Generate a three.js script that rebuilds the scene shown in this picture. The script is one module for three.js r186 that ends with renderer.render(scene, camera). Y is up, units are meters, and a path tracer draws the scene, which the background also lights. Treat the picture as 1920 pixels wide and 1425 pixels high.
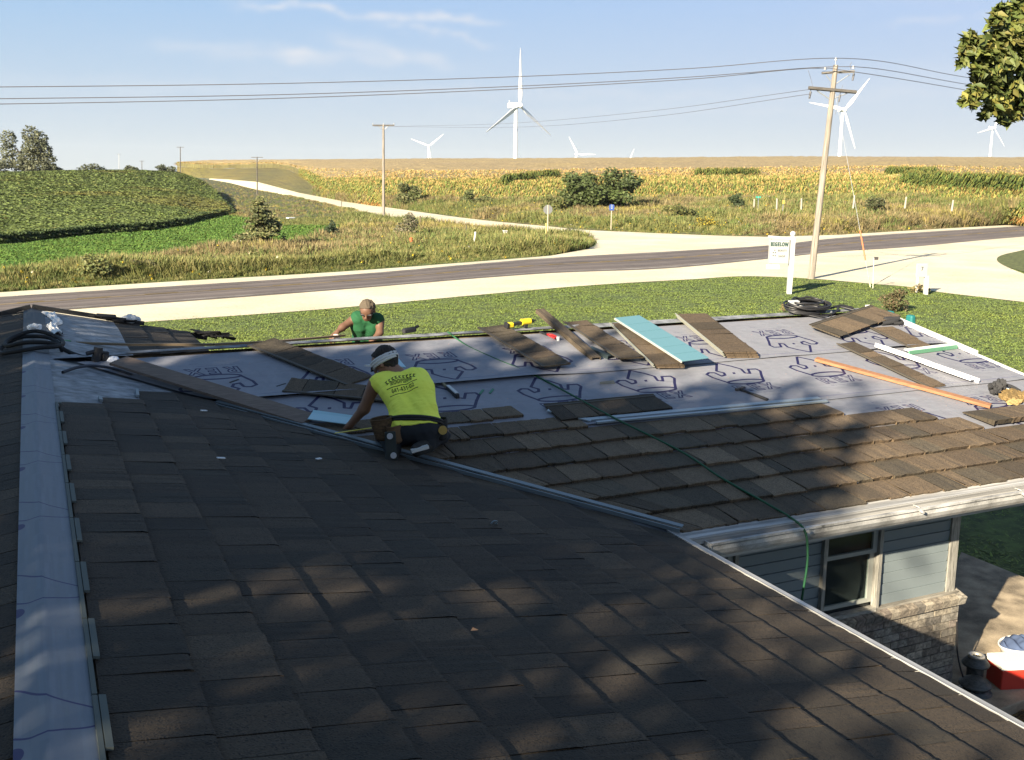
import * as THREE from 'three';
import { mergeGeometries } from 'three/addons/utils/BufferGeometryUtils.js';
import { RoundedBoxGeometry } from 'three/addons/geometries/RoundedBoxGeometry.js';
import { MarchingCubes } from 'three/addons/objects/MarchingCubes.js';

// ---------- camera, sky, sun, exposure ----------
const F = 1938.2, PITCH = 0.1923, ROLL = 0.0072, PSI = 0.4328;   // solved from the roof's vanishing points; the lens is the origin
const scene = new THREE.Scene();
const camera = new THREE.PerspectiveCamera(THREE.MathUtils.radToDeg(2 * Math.atan(712.5 / F)), 1024 / 760, 0.1, 6000);
camera.rotation.order = 'YXZ';
camera.rotation.set(-PITCH, -PSI, ROLL);
const renderer = new THREE.WebGLRenderer();
renderer.toneMapping = THREE.LinearToneMapping;
const EXPOSURE = 3.2;
renderer.toneMappingExposure = EXPOSURE;
renderer.shadowMap.enabled = true;
const SUN = new THREE.Vector3(-0.79, 0.40, 0.466).normalize();
const sun = new THREE.DirectionalLight(new THREE.Color().setRGB(1, 0.87, 0.67), 5);
sun.position.copy(SUN).multiplyScalar(150).add(new THREE.Vector3(10, -4, -20));
sun.target.position.set(10, -4, -20);
sun.castShadow = true;
sun.shadow.mapSize.set(4096, 4096);
Object.assign(sun.shadow.camera, { left: -90, right: 90, top: 90, bottom: -90, near: 1, far: 400 });
scene.add(sun, sun.target);

function mulberry(a) { return () => { a |= 0; a = a + 0x6D2B79F5 | 0; let t = Math.imul(a ^ a >>> 15, 1 | a); t = t + Math.imul(t ^ t >>> 7, 61 | t) ^ t; return ((t ^ t >>> 14) >>> 0) / 4294967296; }; }
const hash = (x, y, z = 0) => { let h = Math.imul(x | 0, 374761393) + Math.imul(y | 0, 668265263) + Math.imul(z | 0, 1274126177) | 0; h = Math.imul(h ^ h >>> 13, 1274126177); return ((h ^ h >>> 16) >>> 0) / 4294967296; };
const sm = t => t * t * (3 - 2 * t), lerp = (a, b, t) => a + (b - a) * t, clamp = (x, a = 0, b = 1) => Math.min(b, Math.max(a, x));
const sstep = (a, b, x) => sm(clamp((x - a) / (b - a)));
function vnoise(x, y, per = 0) {
  const xi = Math.floor(x), yi = Math.floor(y), fx = sm(x - xi), fy = sm(y - yi), w = v => per ? ((v % per) + per) % per : v;
  return lerp(lerp(hash(w(xi), w(yi)), hash(w(xi + 1), w(yi)), fx), lerp(hash(w(xi), w(yi + 1)), hash(w(xi + 1), w(yi + 1)), fx), fy);
}
const fbm = (x, y, o = 4, per = 0) => { let s = 0, a = .5, n = 0; for (let i = 0; i < o; i++) { s += a * vnoise(x, y, per); n += a; a *= .5; x = x * 2 + (per ? 0 : 17.3); y = y * 2 + (per ? 0 : 5.1); per *= 2; } return s / n; };

// the sky: one computed panorama of air and thin cirrus
function makeSky() {
  const W = 2048, H = 1024, data = new Float32Array(W * H * 4);
  const K = 1 / EXPOSURE;
  const streaks = [[-14.6, 8.65, -.5, 8.05, .16, .42], [-20.5, 8.75, -22.6, 9.0, .13, .22], [-19, 6.5, -10, 6.2, .34, .20], [-13, 6.3, -5, 6.1, .3, .2], [-7, 8.0, -1, 6.9, .13, .3], [-10, 7.3, -3, 5.8, .3, .22], [19, 7.6, 25, 7.9, .15, .2], [-26, 4.6, 30, 4.3, .35, .1], [-6, 3.4, 18, 3.6, .3, .08]];
  for (let j = 0; j < H; j++) {
    const el = ((j + .5) / H - .5) * Math.PI, y = Math.sin(el), c = Math.cos(el), E = THREE.MathUtils.radToDeg(el);
    for (let i = 0; i < W; i++) {
      const a = ((i + .5) / W - .5) * 2 * Math.PI, x = c * Math.cos(a), z = c * Math.sin(a);
      let az = THREE.MathUtils.radToDeg(Math.atan2(x, -z) - PSI); if (az > 180) az -= 360; if (az < -180) az += 360;
      const t = clamp(E / 11), u = clamp(E / 90);
      const left = clamp(.5 - az / 60) ;
      let r = lerp(.70, lerp(.42, .30, left), Math.pow(t, .95)), g = lerp(.76, lerp(.59, .55, left), Math.pow(t, .95)), b = lerp(.78, lerp(.92, .87, left), Math.pow(t, .9));
      if (E > 11) { const q = Math.pow(u, .55); r = lerp(r, .09, q); g = lerp(g, .16, q); b = lerp(b, .29, q); }
      const sd = x * SUN.x + y * SUN.y + z * SUN.z, gl = Math.pow(clamp(sd), 24) * .5; r += gl; g += gl * .88; b += gl * .7;
      if (E > 0 && E < 60) {
        let cl = 0;
        for (const [a0, e0, a1, e1, th, k] of streaks) {
          const dx = a1 - a0, dy = e1 - e0, L2 = dx * dx + dy * dy, s = clamp(((az - a0) * dx + (E - e0) * dy) / L2), px = az - a0 - dx * s, py = E - e0 - dy * s;
          const wob = (fbm(az * .7 + 40, E * 2.2, 4) - .5) * .9, d = Math.hypot(px * .25, py + wob) / th;
          if (d < 3) cl += 1.5 * k * Math.exp(-d * d) * (.35 + 1.1 * fbm(az * 1.3 + 9, E * 3.5 + 3, 4)) * sm(clamp(Math.min(s, 1 - s) * 5 + .25));
        }
        cl += .10 * sstep(.5, .8, fbm(az * .09 + 3, E * .55, 5)) * sstep(1, 6, E);
        cl = clamp(cl, 0, .7); r = lerp(r, .86, cl); g = lerp(g, .86, cl); b = lerp(b, .88, cl);
      }
      if (E < 0) { const q = clamp(-E / 4); r = lerp(r, .16, q); g = lerp(g, .17, q); b = lerp(b, .08, q); }
      const o = (j * W + i) * 4; data[o] = r * K; data[o + 1] = g * K; data[o + 2] = b * K; data[o + 3] = 1;
    }
  }
  const t = new THREE.DataTexture(data, W, H, THREE.RGBAFormat, THREE.FloatType);
  t.mapping = THREE.EquirectangularReflectionMapping; t.magFilter = THREE.LinearFilter; t.minFilter = THREE.LinearFilter; t.wrapS = THREE.RepeatWrapping; t.needsUpdate = true;
  return t;
}
scene.background = scene.environment = makeSky();

scene.fog = new THREE.FogExp2(new THREE.Color().setRGB(.78, .82, .84), 0.00005);

// ---------- places measured on the photograph, turned into points of the world ----------
const cP = Math.cos(PITCH), sP = Math.sin(PITCH), cS = Math.cos(PSI), sS = Math.sin(PSI), cR = Math.cos(ROLL), sR = Math.sin(ROLL);
const V = (x, y, z) => new THREE.Vector3(x, y, z);
function ray(px, py) {
  const dx = px - 960, dy = py - 712.5, u = cR * dx + sR * dy, up = sR * dx - cR * dy;
  const y = up * cP - F * sP, f = F * cP + up * sP;
  return V(u * cS + f * sS, y, -(f * cS - u * sS));
}
function seen(p) { const right = p.x * cS + p.z * sS, f = fwd(p), cf = f * cP - p.y * sP, cu = p.y * cP + f * sP, x = F * right / cf, y = -F * cu / cf; return [960 + cR * x - sR * y, 712.5 + sR * x + cR * y]; }
const fwd = v => v.x * sS - v.z * cS;
const D = (px, py, d) => { const r = ray(px, py); return r.multiplyScalar(d / fwd(r)); };          // the point d metres ahead
const GY = -5.2;
const onG = (px, py, y = GY) => { const r = ray(px, py); return r.multiplyScalar(y / r.y); };         // the point on level ground
const FR = (right, f, y) => V(right * cS + f * sS, y, right * sS - f * cS);

// ---------- helpers ----------
const names = {};
function numbered(n) { const k = names[n] = (names[n] ?? -1) + 1; return k ? n + '_' + String(k).padStart(3, '0') : n; }
function tag(o, label, category, group, kind) { if (label) o.userData.label = label; if (category) o.userData.category = category; if (group) o.userData.group = group; if (kind) o.userData.kind = kind; return o; }
function thing(name, label, category, pos = V(0, 0, 0), group) { const g = new THREE.Group(); g.name = numbered(name); g.position.copy(pos); scene.add(g); return tag(g, label, category, group); }
function mesh(name, geo, mat, parent, label) { const m = new THREE.Mesh(geo, mat); m.name = name; m.castShadow = m.receiveShadow = true; parent.add(m); if (label) m.userData.label = label; return m; }
// a part whose geometry is written in world coordinates, under a thing that stands at its own base
function wpart(name, geo, mat, g, label) { const m = mesh(name, geo, mat, g, label); m.position.copy(g.position).negate(); return m; }
function solo(name, geo, mat, label, category, group, kind) { const m = mesh(numbered(name), geo, mat, scene); return tag(m, label, category, group, kind); }
const lin = (r, g, b) => new THREE.Color().setRGB(r, g, b);
const std = (r, g, b, rough = .85, o = {}) => new THREE.MeshStandardMaterial({ color: lin(r, g, b), roughness: rough, ...o });
function box(w, h, d, x = 0, y = 0, z = 0, r = 0) { const g = r ? new RoundedBoxGeometry(w, h, d, 1, r) : new THREE.BoxGeometry(w, h, d); return g.translate(x, y, z); }
const clean = g => { const n = g.index ? g.toNonIndexed() : g; for (const k of Object.keys(n.attributes)) if (!['position', 'normal', 'uv', 'color'].includes(k)) n.deleteAttribute(k); return n; };
const merge = l => { const c = l.map(clean), col = c.some(g => g.attributes.color); if (col) for (const g of c) if (!g.attributes.color) g.setAttribute('color', new THREE.BufferAttribute(new Float32Array(g.attributes.position.count * 3).fill(1), 3)); return mergeGeometries(c); };
function bar(a, b, ra, rb = ra, seg = 8) { const d = b.clone().sub(a), L = d.length(), g = new THREE.CylinderGeometry(rb, ra, L, seg); g.translate(0, L / 2, 0); g.applyQuaternion(new THREE.Quaternion().setFromUnitVectors(V(0, 1, 0), d.normalize())); return g.translate(a.x, a.y, a.z); }
function beam(a, b, w, h, up = V(0, 1, 0)) { const d = b.clone().sub(a), L = d.length(), g = new THREE.BoxGeometry(w, h, L); const z = d.normalize(), x = up.clone().cross(z).normalize(), y = z.clone().cross(x); g.applyMatrix4(new THREE.Matrix4().makeBasis(x, y, z)); const c = a.clone().add(b).multiplyScalar(.5); return g.translate(c.x, c.y, c.z); }
function tube(pts, r, seg = 40, rad = 6, closed = false) { return new THREE.TubeGeometry(new THREE.CatmullRomCurve3(pts, closed), seg, r, rad, closed); }
function paint(g, c) { const n = g.attributes.position.count, a = new Float32Array(n * 3); for (let i = 0; i < n; i++) { a[i * 3] = c[0]; a[i * 3 + 1] = c[1]; a[i * 3 + 2] = c[2]; } g.setAttribute('color', new THREE.BufferAttribute(a, 3)); return g; }
function fromArrays(pos, idx, col, uv) {
  const g = new THREE.BufferGeometry(); g.setAttribute('position', new THREE.BufferAttribute(new Float32Array(pos), 3));
  if (col) g.setAttribute('color', new THREE.BufferAttribute(new Float32Array(col), 3));
  g.setAttribute('uv', new THREE.BufferAttribute(new Float32Array(uv ?? new Array(pos.length / 3 * 2).fill(0)), 2));
  if (idx) g.setIndex(idx); g.computeVertexNormals(); return g;
}
function noiseTex(size, fn, srgb) {
  const d = new Uint8Array(size * size * 4);
  for (let j = 0; j < size; j++) for (let i = 0; i < size; i++) { const v = fn(i, j), o = (j * size + i) * 4; for (let k = 0; k < 3; k++) d[o + k] = clamp(Array.isArray(v) ? v[k] : v) * 255; d[o + 3] = 255; }
  const t = new THREE.DataTexture(d, size, size); t.wrapS = t.wrapT = THREE.RepeatWrapping; t.magFilter = THREE.LinearFilter; t.minFilter = THREE.LinearMipmapLinearFilter; t.generateMipmaps = true; if (srgb) t.colorSpace = THREE.SRGBColorSpace; t.needsUpdate = true; return t;
}
function rep(t, x, y = x) { const c = t.clone(); c.repeat.set(x, y); c.needsUpdate = true; return c; }
const granule = noiseTex(256, (i, j) => { const w = hash(i, j, 3), w2 = hash(i >> 1, j >> 1, 9); return .30 + .42 * w2 + .26 * w + (w > .98 ? .4 : 0) - (w2 < .08 ? .25 : 0) + .12 * (fbm(i / 16, j / 16, 3, 16) - .5); });
const mottle = noiseTex(512, (i, j) => .5 + .8 * (fbm(i / 32, j / 32, 5, 16) - .5) + .18 * (hash(i, j, 5) - .5));
const woodTex = noiseTex(256, (i, j) => .55 + .5 * (fbm(i / 64 * 2, j / 4, 4, 0) - .5) * sm(clamp(Math.min(i, 255 - i) / 20)) + .1 * (hash(i, j, 4) - .5));
const gravelTex = noiseTex(1024, (i, j) => .74 + .34 * (fbm(i / 128, j / 128, 5, 8) - .5) + .22 * (fbm(i / 4, j / 4, 2, 256) - .5) + .16 * (hash(i, j, 8) - .5));
function worldUV(g, s = 1) { const p = g.attributes.position, n = g.attributes.normal, u = new Float32Array(p.count * 2); for (let i = 0; i < p.count; i++) { const ax = Math.abs(n.getX(i)), ay = Math.abs(n.getY(i)), az = Math.abs(n.getZ(i)); let a, b; if (ay >= ax && ay >= az) { a = p.getX(i); b = p.getZ(i); } else if (ax > az) { a = p.getZ(i); b = p.getY(i); } else { a = p.getX(i); b = p.getY(i); } u[i * 2] = a * s; u[i * 2 + 1] = b * s; } g.setAttribute('uv', new THREE.BufferAttribute(u, 2)); return g; }

// leaf clouds: folded diamond leaves spread through clumps
function leafCloud(seed, clumps, count, size, colors, o = {}) {
  const rnd = mulberry(seed), pos = [], idx = [], col = [], n = V(), q = new THREE.Quaternion(), e = new THREE.Euler();
  const wsum = clumps.map(c => Math.pow(c[3] * (c[4] ?? c[3]) * c[3], o.wp ?? 1)); const tot = wsum.reduce((a, b) => a + b, 0);
  for (let k = 0; k < clumps.length; k++) {
    const [cx, cy, cz, rx, ry = rx, rz = rx] = clumps[k], m = Math.round(count * wsum[k] / tot), tint = .8 + .4 * rnd();
    for (let i = 0; i < m; i++) {
      let x, y, z; do { x = rnd() * 2 - 1; y = rnd() * 2 - 1; z = rnd() * 2 - 1; } while (x * x + y * y + z * z > 1);
      const rr = Math.pow(Math.hypot(x, y, z), o.shell ?? -.35); x *= rr; y *= rr; z *= rr;
      const jag = 1 + .28 * (rnd() - .5);
      const c = V(cx + x * rx * jag, cy + y * ry * jag, cz + z * rz * jag);
      const s = size * (.65 + .7 * rnd()), w = s * (o.width ?? .32);
      e.set((rnd() - .5) * (o.spread ?? 1.5) + (o.tilt ?? .5), rnd() * 6.283, (rnd() - .5) * (o.spread ?? 1.2)); q.setFromEuler(e);
      const b = pos.length / 3, f = s * .14;
      for (const [a, h, d] of [[0, 0, 0], [-w, f, s * .45], [0, 0, s], [w, f, s * .45]]) { n.set(a, h, d - s * .4).applyQuaternion(q).add(c); pos.push(n.x, n.y, n.z); }
      idx.push(b, b + 1, b + 2, b, b + 2, b + 3);
      const cc = colors[Math.floor(rnd() * colors.length)], v = tint * (.75 + .5 * rnd());
      for (let t = 0; t < 4; t++) col.push(cc[0] * v, cc[1] * v, cc[2] * v);
    }
  }
  return fromArrays(pos, idx, col);
}
const leafMat = new THREE.MeshStandardMaterial({ vertexColors: true, roughness: .65, side: THREE.DoubleSide });
const leafMatThin = new THREE.MeshPhysicalMaterial({ vertexColors: true, roughness: .6, side: THREE.DoubleSide, transmission: .35, thickness: 0 });
const bark = std(.10, .075, .05, .95, { map: mottle });
function scatter(name, geo, mat, list, label, category, kind = 'stuff') {
  const m = new THREE.InstancedMesh(geo, mat, list.length), M = new THREE.Matrix4(), q = new THREE.Quaternion(), e = new THREE.Euler(), s = V(), c = new THREE.Color();
  list.forEach((it, i) => { e.set(it.tx ?? 0, it.ry, it.tz ?? 0); q.setFromEuler(e); s.set(it.sx ?? it.s, it.s, it.sx ?? it.s); M.compose(it.p, q, s); m.setMatrixAt(i, M); m.setColorAt(i, c.setRGB(...it.c)); });
  m.name = numbered(name); m.castShadow = m.receiveShadow = true; scene.add(m); return tag(m, label, category, null, kind);
}
function inside(pt, poly) { let c = false; for (let i = 0, j = poly.length - 1; i < poly.length; j = i++) { const a = poly[i], b = poly[j]; if ((a.z > pt.z) !== (b.z > pt.z) && pt.x < (b.x - a.x) * (pt.z - a.z) / (b.z - a.z) + a.x) c = !c; } return c; }

// ---------- the land ----------
const rl = mulberry(77);
function flatShape(pts, y, uvs = .25) {   // a level sheet from ground points
  const g = new THREE.ShapeGeometry(new THREE.Shape(pts.map(p => new THREE.Vector2(p.x, -p.z)))); g.rotateX(-Math.PI / 2); g.translate(0, y, 0); g.computeVertexNormals(); return worldUV(g, uvs);
}
const smooth = (pts, n) => new THREE.CatmullRomCurve3(pts, false, 'centripetal').getPoints(n);
const row = (r, px) => { let i = 0; while (i < r.length - 2 && px > r[i + 1][0]) i++; const a = r[i], b = r[i + 1], t = (px - a[0]) / (b[0] - a[0]); return D(px, lerp(a[1], b[1], t), lerp(a[2], b[2], t)); };
const gd = (px, py) => fwd(onG(px, py));
const flatRow = l => l.map(([x, y]) => [x, y, gd(x, y)]);
// land lofted between lines seen across the view, each with its distance; bump(x, z) roughens it
function loft(rows, x0, x1, nx, subs, color, bump = () => 0) {
  const grid = [], pos = [], idx = [], col = [], uv = [];
  for (let k = 0; k < rows.length - 1; k++) for (let j = k ? 1 : 0; j <= subs[k]; j++) {
    const t = j / subs[k], line = [];
    for (let i = 0; i <= nx; i++) { const px = lerp(x0, x1, i / nx), p = row(rows[k], px).lerp(row(rows[k + 1], px), t * (.6 + .4 * t)); p.y += bump(p.x, p.z, k + t); line.push(p); }
    grid.push(line);
  }
  const w = nx + 1;
  grid.forEach((line, j) => line.forEach((p, i) => { pos.push(p.x, p.y, p.z); uv.push(p.x * .12, p.z * .12); col.push(...color(p, j / (grid.length - 1), i / nx)); if (j && i) { const a = (j - 1) * w + i - 1; idx.push(a, a + 1, a + w, a + 1, a + w + 1, a + w); } }));
  const geo = fromArrays(pos, idx, col, uv);
  return { geo, at(u, v) { const fi = clamp(u) * nx * .9999, fj = clamp(v) * (grid.length - 1) * .9999, i = fi | 0, j = fj | 0; return grid[j][i].clone().lerp(grid[j][i + 1], fi - i).lerp(grid[j + 1][i].clone().lerp(grid[j + 1][i + 1], fi - i), fj - j); } };
}
const structure = (name, geo, mat, label) => { const m = mesh(name, geo, mat, scene); m.userData.kind = 'structure'; m.userData.label = label; return m; };
const grow = (c, k) => c.map(v => v * k);

const landMat = new THREE.MeshStandardMaterial({ vertexColors: true, roughness: .95, map: mottle });
const lawnY = d => lerp(-4.75, GY, sstep(15, 33, d));
{ // the ground: one sheet to the horizon
  const pos = [], idx = [], col = [], uv = [], NA = 96, R = [0.01, 8, 15, 20, 26, 33, 40, 60, 100, 180, 400, 900, 2000, 4500];
  R.forEach((r, j) => { for (let i = 0; i <= NA; i++) { const a = i / NA * 2 * Math.PI, x = r * Math.cos(a), z = r * Math.sin(a); pos.push(x, lawnY(Math.abs(r)) - .06, z); uv.push(x * .2, z * .2); col.push(.11, .15, .045); if (j && i) { const b = j * (NA + 1) + i, c = b - NA - 1; idx.push(c - 1, c, b - 1, c, b, b - 1); } } });
  const g = fromArrays(pos, idx, col, uv); g.index.array.reverse?.(); g.computeVertexNormals();
  structure('ground', g, new THREE.MeshStandardMaterial({ vertexColors: true, roughness: .95, map: mottle, side: THREE.DoubleSide }), 'green open farmland stretching from the house to the horizon');
}
const G = l => l.map(([x, y]) => onG(x, y));
const gravelLow = [[-420, 660], [-100, 636], [100, 618], [250, 606], [600, 581], [860, 557], [1100, 536], [1300, 524], [1400, 518.5], [1520, 523], [1640, 533], [1700, 538], [1760, 548], [1830, 556.5], [1920, 567], [2250, 603]];
const gravelPoly = [...smooth(G(gravelLow), 90), ...G([[2500, 560], [2100, 548], [1985, 532]]), ...smooth(G([[1920, 514], [1888, 501], [1869, 488], [1880, 478.5], [1920, 469]]), 16), ...G([[2050, 455], [2500, 420], [2500, 384]]),
  ...G([[1920, 420.5], [1750, 430], [1575, 440.5], [1440, 444.5], [1340, 442]]), ...smooth(G([[1240, 438], [1100, 431.5], [1030, 425], [893, 411.7], [733, 390], [633, 376.7]]), 24), ...smooth(G([[633, 387.7], [717, 406.7], [787, 414], [933, 433], [1030, 439]]), 24),
  ...smooth(G([[1083, 444], [1112, 449], [1119, 456], [1100, 467], [1033, 480]]), 16), ...smooth(G([[960, 486], [640, 510], [300, 530], [0, 549], [-420, 579]]), 24)];
const gravelMat = std(.84, .75, .55, .95, { map: rep(gravelTex, 1), bumpMap: gravelTex, bumpScale: .02 });
structure('gravel_road', flatShape(gravelPoly, GY + .02, .05), gravelMat, 'pale crushed stone road, driveway and shoulders beside the highway');
{ // the gravel road climbing the far hill
  const up = [[392, 335, 660], [430, 337, 560], [483, 341.7, 450], [560, 362, 300], [645, 378.3, gd(645, 378.3)]], lo = [[392, 336.5, 655], [430, 343, 520], [483, 357, 385], [560, 371, 255], [645, 390.4, gd(645, 390.4)]];
  const L = loft([lo, up], 392, 640, 40, [2], () => [1, 1, 1], () => .1); structure('hill_road', L.geo, std(.84, .75, .55, .95, { map: gravelTex, side: THREE.DoubleSide }), 'pale gravel road climbing the hill past the poles');
}
// the highway
const nearE = smooth(G([[-420, 617], [123, 582], [600, 547], [1030, 513], [1233, 505], [1440, 486], [1575, 472], [1687, 465], [1920, 444], [2500, 402]]), 80);
const farE = smooth(G([[-420, 587], [0, 558], [640, 517], [1017, 485.5], [1240, 473], [1440, 461], [1575, 446.5], [1920, 424], [2500, 388]]), 80);
function ribbon(t0, t1, y, from = 0, to = 80, dash) {
  const pos = [], idx = [], uv = []; for (let i = from; i <= to; i++) { for (const t of [t0, t1]) { const p = nearE[i].clone().lerp(farE[i], t); pos.push(p.x, y, p.z); uv.push(p.x * .06, p.z * .06); } if (i > from && !(dash && i % 2)) { const b = (i - from) * 2; idx.push(b - 2, b - 1, b, b - 1, b + 1, b); } }
  const g = fromArrays(pos, idx, null, uv); if (g.attributes.normal.getY(0) < 0) { g.index.array.reverse(); g.computeVertexNormals(); } return g;
}
const asphaltTex = noiseTex(1024, (i, j) => { const a = Math.abs(fbm(i / 64 + 3, j / 64, 4, 16) - .5); return .74 + .3 * (fbm(i / 128, j / 128, 5, 8) - .5) + .22 * (hash(i, j, 6) - .5) - (a < .006 ? .3 : 0); });
structure('highway', ribbon(0, 1, GY + .04), std(.20, .165, .145, .8, { map: asphaltTex, bumpMap: asphaltTex, bumpScale: .004 }), 'grey two lane asphalt highway crossing behind the house');
structure('tyre_lane', merge([ribbon(.16, .26, GY + .046), ribbon(.38, .46, GY + .046), ribbon(.6, .68, GY + .046), ribbon(.82, .9, GY + .046)]), std(.165, .135, .12, .75, { map: asphaltTex }), 'darker tyre worn bands along the highway lanes');
structure('road_line', merge([ribbon(.045, .065, GY + .052, 0, 52), ribbon(.94, .96, GY + .052, 0, 80)]), std(.62, .6, .55, .7, { map: mottle }), 'white edge lines of the highway');
structure('centre_line', merge([ribbon(.503, .52, GY + .052), ribbon(.54, .555, GY + .052, 0, 80, true)]), std(.55, .38, .10, .7, { map: mottle }), 'worn yellow centre line of the highway');
// the lawn, up to the gravel
const lawnCol = p => { const a = fbm(p.x * .35, p.z * .35, 3), b = fbm(p.x * 1.7 + 9, p.z * 1.7, 3); return [lerp(.125, .165, a) * lerp(.88, 1.12, b), lerp(.185, .22, a) * lerp(.88, 1.12, b), lerp(.034, .05, b)]; };
{
  const pos = [], idx = [], col = [], uv = [], NR = 90, NA = 130;
  for (let j = 0; j <= NR; j++) for (let i = 0; i <= NA; i++) { const d = 4 + 66 * Math.pow(j / NR, 1.3), t = lerp(-.75, 1.1, i / NA), p = FR(d * t, d, 0); p.y = lawnY(p.length()) + .0 + .03 * (fbm(p.x * 1.3, p.z * 1.3, 2) - .5); pos.push(p.x, p.y, p.z); uv.push(p.x * .5, p.z * .5); col.push(...lawnCol(p)); if (j && i) { const b = j * (NA + 1) + i, c = b - NA - 1; idx.push(c - 1, c, b - 1, c, b, b - 1); } }
  structure('lawn', fromArrays(pos, idx, col, uv), landMat, 'mown green lawn round the house up to the gravel');
}
function tuftGeo(seed, n, h, spread, w, bend) {
  const r = mulberry(seed), pos = [], idx = [], col = [];
  for (let i = 0; i < n; i++) { const a = r() * 6.283, rr = spread * Math.sqrt(r()), x = Math.cos(a) * rr, z = Math.sin(a) * rr, L = h * (.5 + .6 * r()), lean = bend * (.3 + r()), a2 = a + (r() - .5) * 2, dx = Math.cos(a2) * lean * L, dz = Math.sin(a2) * lean * L, tx = -Math.sin(a2) * w, tz = Math.cos(a2) * w, b = pos.length / 3, v = .75 + .5 * r();
    pos.push(x - tx, 0, z - tz, x + tx, 0, z + tz, x + dx * .4 - tx * .7, L * .6, z + dz * .4 - tz * .7, x + dx * .4 + tx * .7, L * .6, z + dz * .4 + tz * .7, x + dx, L, z + dz); idx.push(b, b + 1, b + 2, b + 1, b + 3, b + 2, b + 2, b + 3, b + 4); for (let k = 0; k < 5; k++) col.push(v, v, v); }
  return fromArrays(pos, idx, col);
}
const bladeMat = new THREE.MeshStandardMaterial({ vertexColors: true, roughness: .8, side: THREE.DoubleSide });
{ // grass and clover on the lawn
  const list = [], g2 = [];
  const island = [[1925, 512], [1888, 501], [1869, 488], [1880, 478.5], [1925, 469]].map(([x, y]) => onG(x, y));
  let guard = 0; while (list.length < 95000 && guard++ < 600000) {
    const d = 9 + 58 * Math.pow(rl(), .8), t = lerp(-.62, .62, rl()), p = FR(d * t, d, 0); if (inside(p.clone().add(V((fbm(p.x * .9, p.z * .9, 3) - .5) * 2.2, 0, (fbm(p.x * .9 + 50, p.z * .9, 3) - .5) * 2.2)), gravelPoly)) continue; if (d > 36 && t < -.2) { if (fwd(p) > 42) continue; } if (d > 57 && t < .4) continue;
    if (p.x < 10.3 && p.z > -15.5) continue;
    p.y = lawnY(p.length()) - .02; const near = d < 26, c = lawnCol(p), k = .92 + .28 * rl(), y = rl() < .08 ? 1.2 : 1;
    list.push({ p, ry: rl() * 6.3, s: (.02 + .035 * rl()) * (near ? .8 : 1.1), sx: .09 + .12 * rl(), c: [c[0] * k * y * 1.05, c[1] * k * 1.02, c[2] * k] });
  }
  scatter('lawn_grass', tuftGeo(4, 9, 1, 1, .12, .9), bladeMat, list, 'short grass and clover tufts covering the lawn', 'grass');
  structure('grass_island', flatShape([...smooth(island, 20), ...G([[2050, 456], [2300, 470], [2050, 535], [1985, 531]])], GY + .035, .5), std(.17, .2, .05, .95, { map: mottle }), 'grassy corner between the driveway and the highway');
}
// bright green strip of hay beyond the ditch, flat land to the soybeans
const stripPoly = G([[-420, 500], [0, 457], [67, 450], [167, 438], [267, 432], [333, 422], [423, 401], [480, 412], [533, 420], [640, 424], [650, 432], [600, 452], [500, 470], [433, 474], [283, 492], [133, 508], [0, 526], [-420, 570]]);
structure('hay_strip', flatShape(stripPoly, GY - .02, .15), std(.11, .22, .03, .95, { map: mottle }), 'bright green mown strip below the soybean field');
structure('hay_track', (() => { const a = smooth(G([[-200, 490], [0, 470], [200, 457], [330, 441], [430, 428]]), 30), pos = [], idx = []; a.forEach((p, i) => { const w = .5; pos.push(p.x - w, GY + .0, p.z - w * .8, p.x + w, GY + .0, p.z + w * .8); if (i) { const b = i * 2; idx.push(b - 2, b, b - 1, b - 1, b, b + 1); } }); const g = fromArrays(pos, idx); if (g.attributes.normal.getY(0) < 0) { g.index.array.reverse(); g.computeVertexNormals(); } return g; })(), std(.15, .15, .055, .95), 'faint brownish track along the mown strip');
{
  const list = []; const c0 = [.09, .175, .025];
  for (let g = 0; list.length < 14000 && g < 200000; g++) { const p = onG(lerp(-250, 660, rl()), lerp(400, 545, rl())); if (!inside(p, stripPoly)) continue; p.y = GY - .02; const k = .75 + .5 * rl(); list.push({ p, ry: rl() * 6, s: .16 + .1 * rl(), sx: .35 + .3 * rl(), c: [c0[0] * k * (.8 + .5 * rl()), c0[1] * k, c0[2] * k] }); }
  scatter('hay_grass', tuftGeo(8, 8, 1, 1, .12, .9), bladeMat, list, 'bright green grass of the mown strip below the soybeans', 'grass');
}
// the soybean field rising on the left
const soyBase = [[-420, 488], [0, 459], [67, 452], [167, 440], [267, 434], [333, 424], [423, 402]].map(([x, y]) => [x, y, gd(x, y)]);
const soyTop = [[-420, 330, 250], [0, 326, 250], [100, 323, 255], [250, 321.5, 262], [333, 325, 270], [377, 341, 255], [400, 360, 215], [423, 397, 150]];
const soyLift = (x, z, t) => t < .012 ? .0 : .5 + .2 * (fbm(x * .6, z * .6, 3) - .5);
const soyC = (p, v) => { const a = fbm(p.x * .05, p.z * .05, 3), b = fbm(p.x * .5, p.z * .5, 3), yel = sstep(.6, .8, a); return [lerp(.10, .165, yel * .5 + b * .3), lerp(.13, .165, b), .036]; };
const soy = loft([soyBase, soyTop], -420, 423, 150, [70], (p, v) => soyC(p, v), soyLift);
tag(solo('soybean_field', soy.geo, landMat), 'dark green soybean field rising on the left hillside', 'field', null, 'structure');
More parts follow.
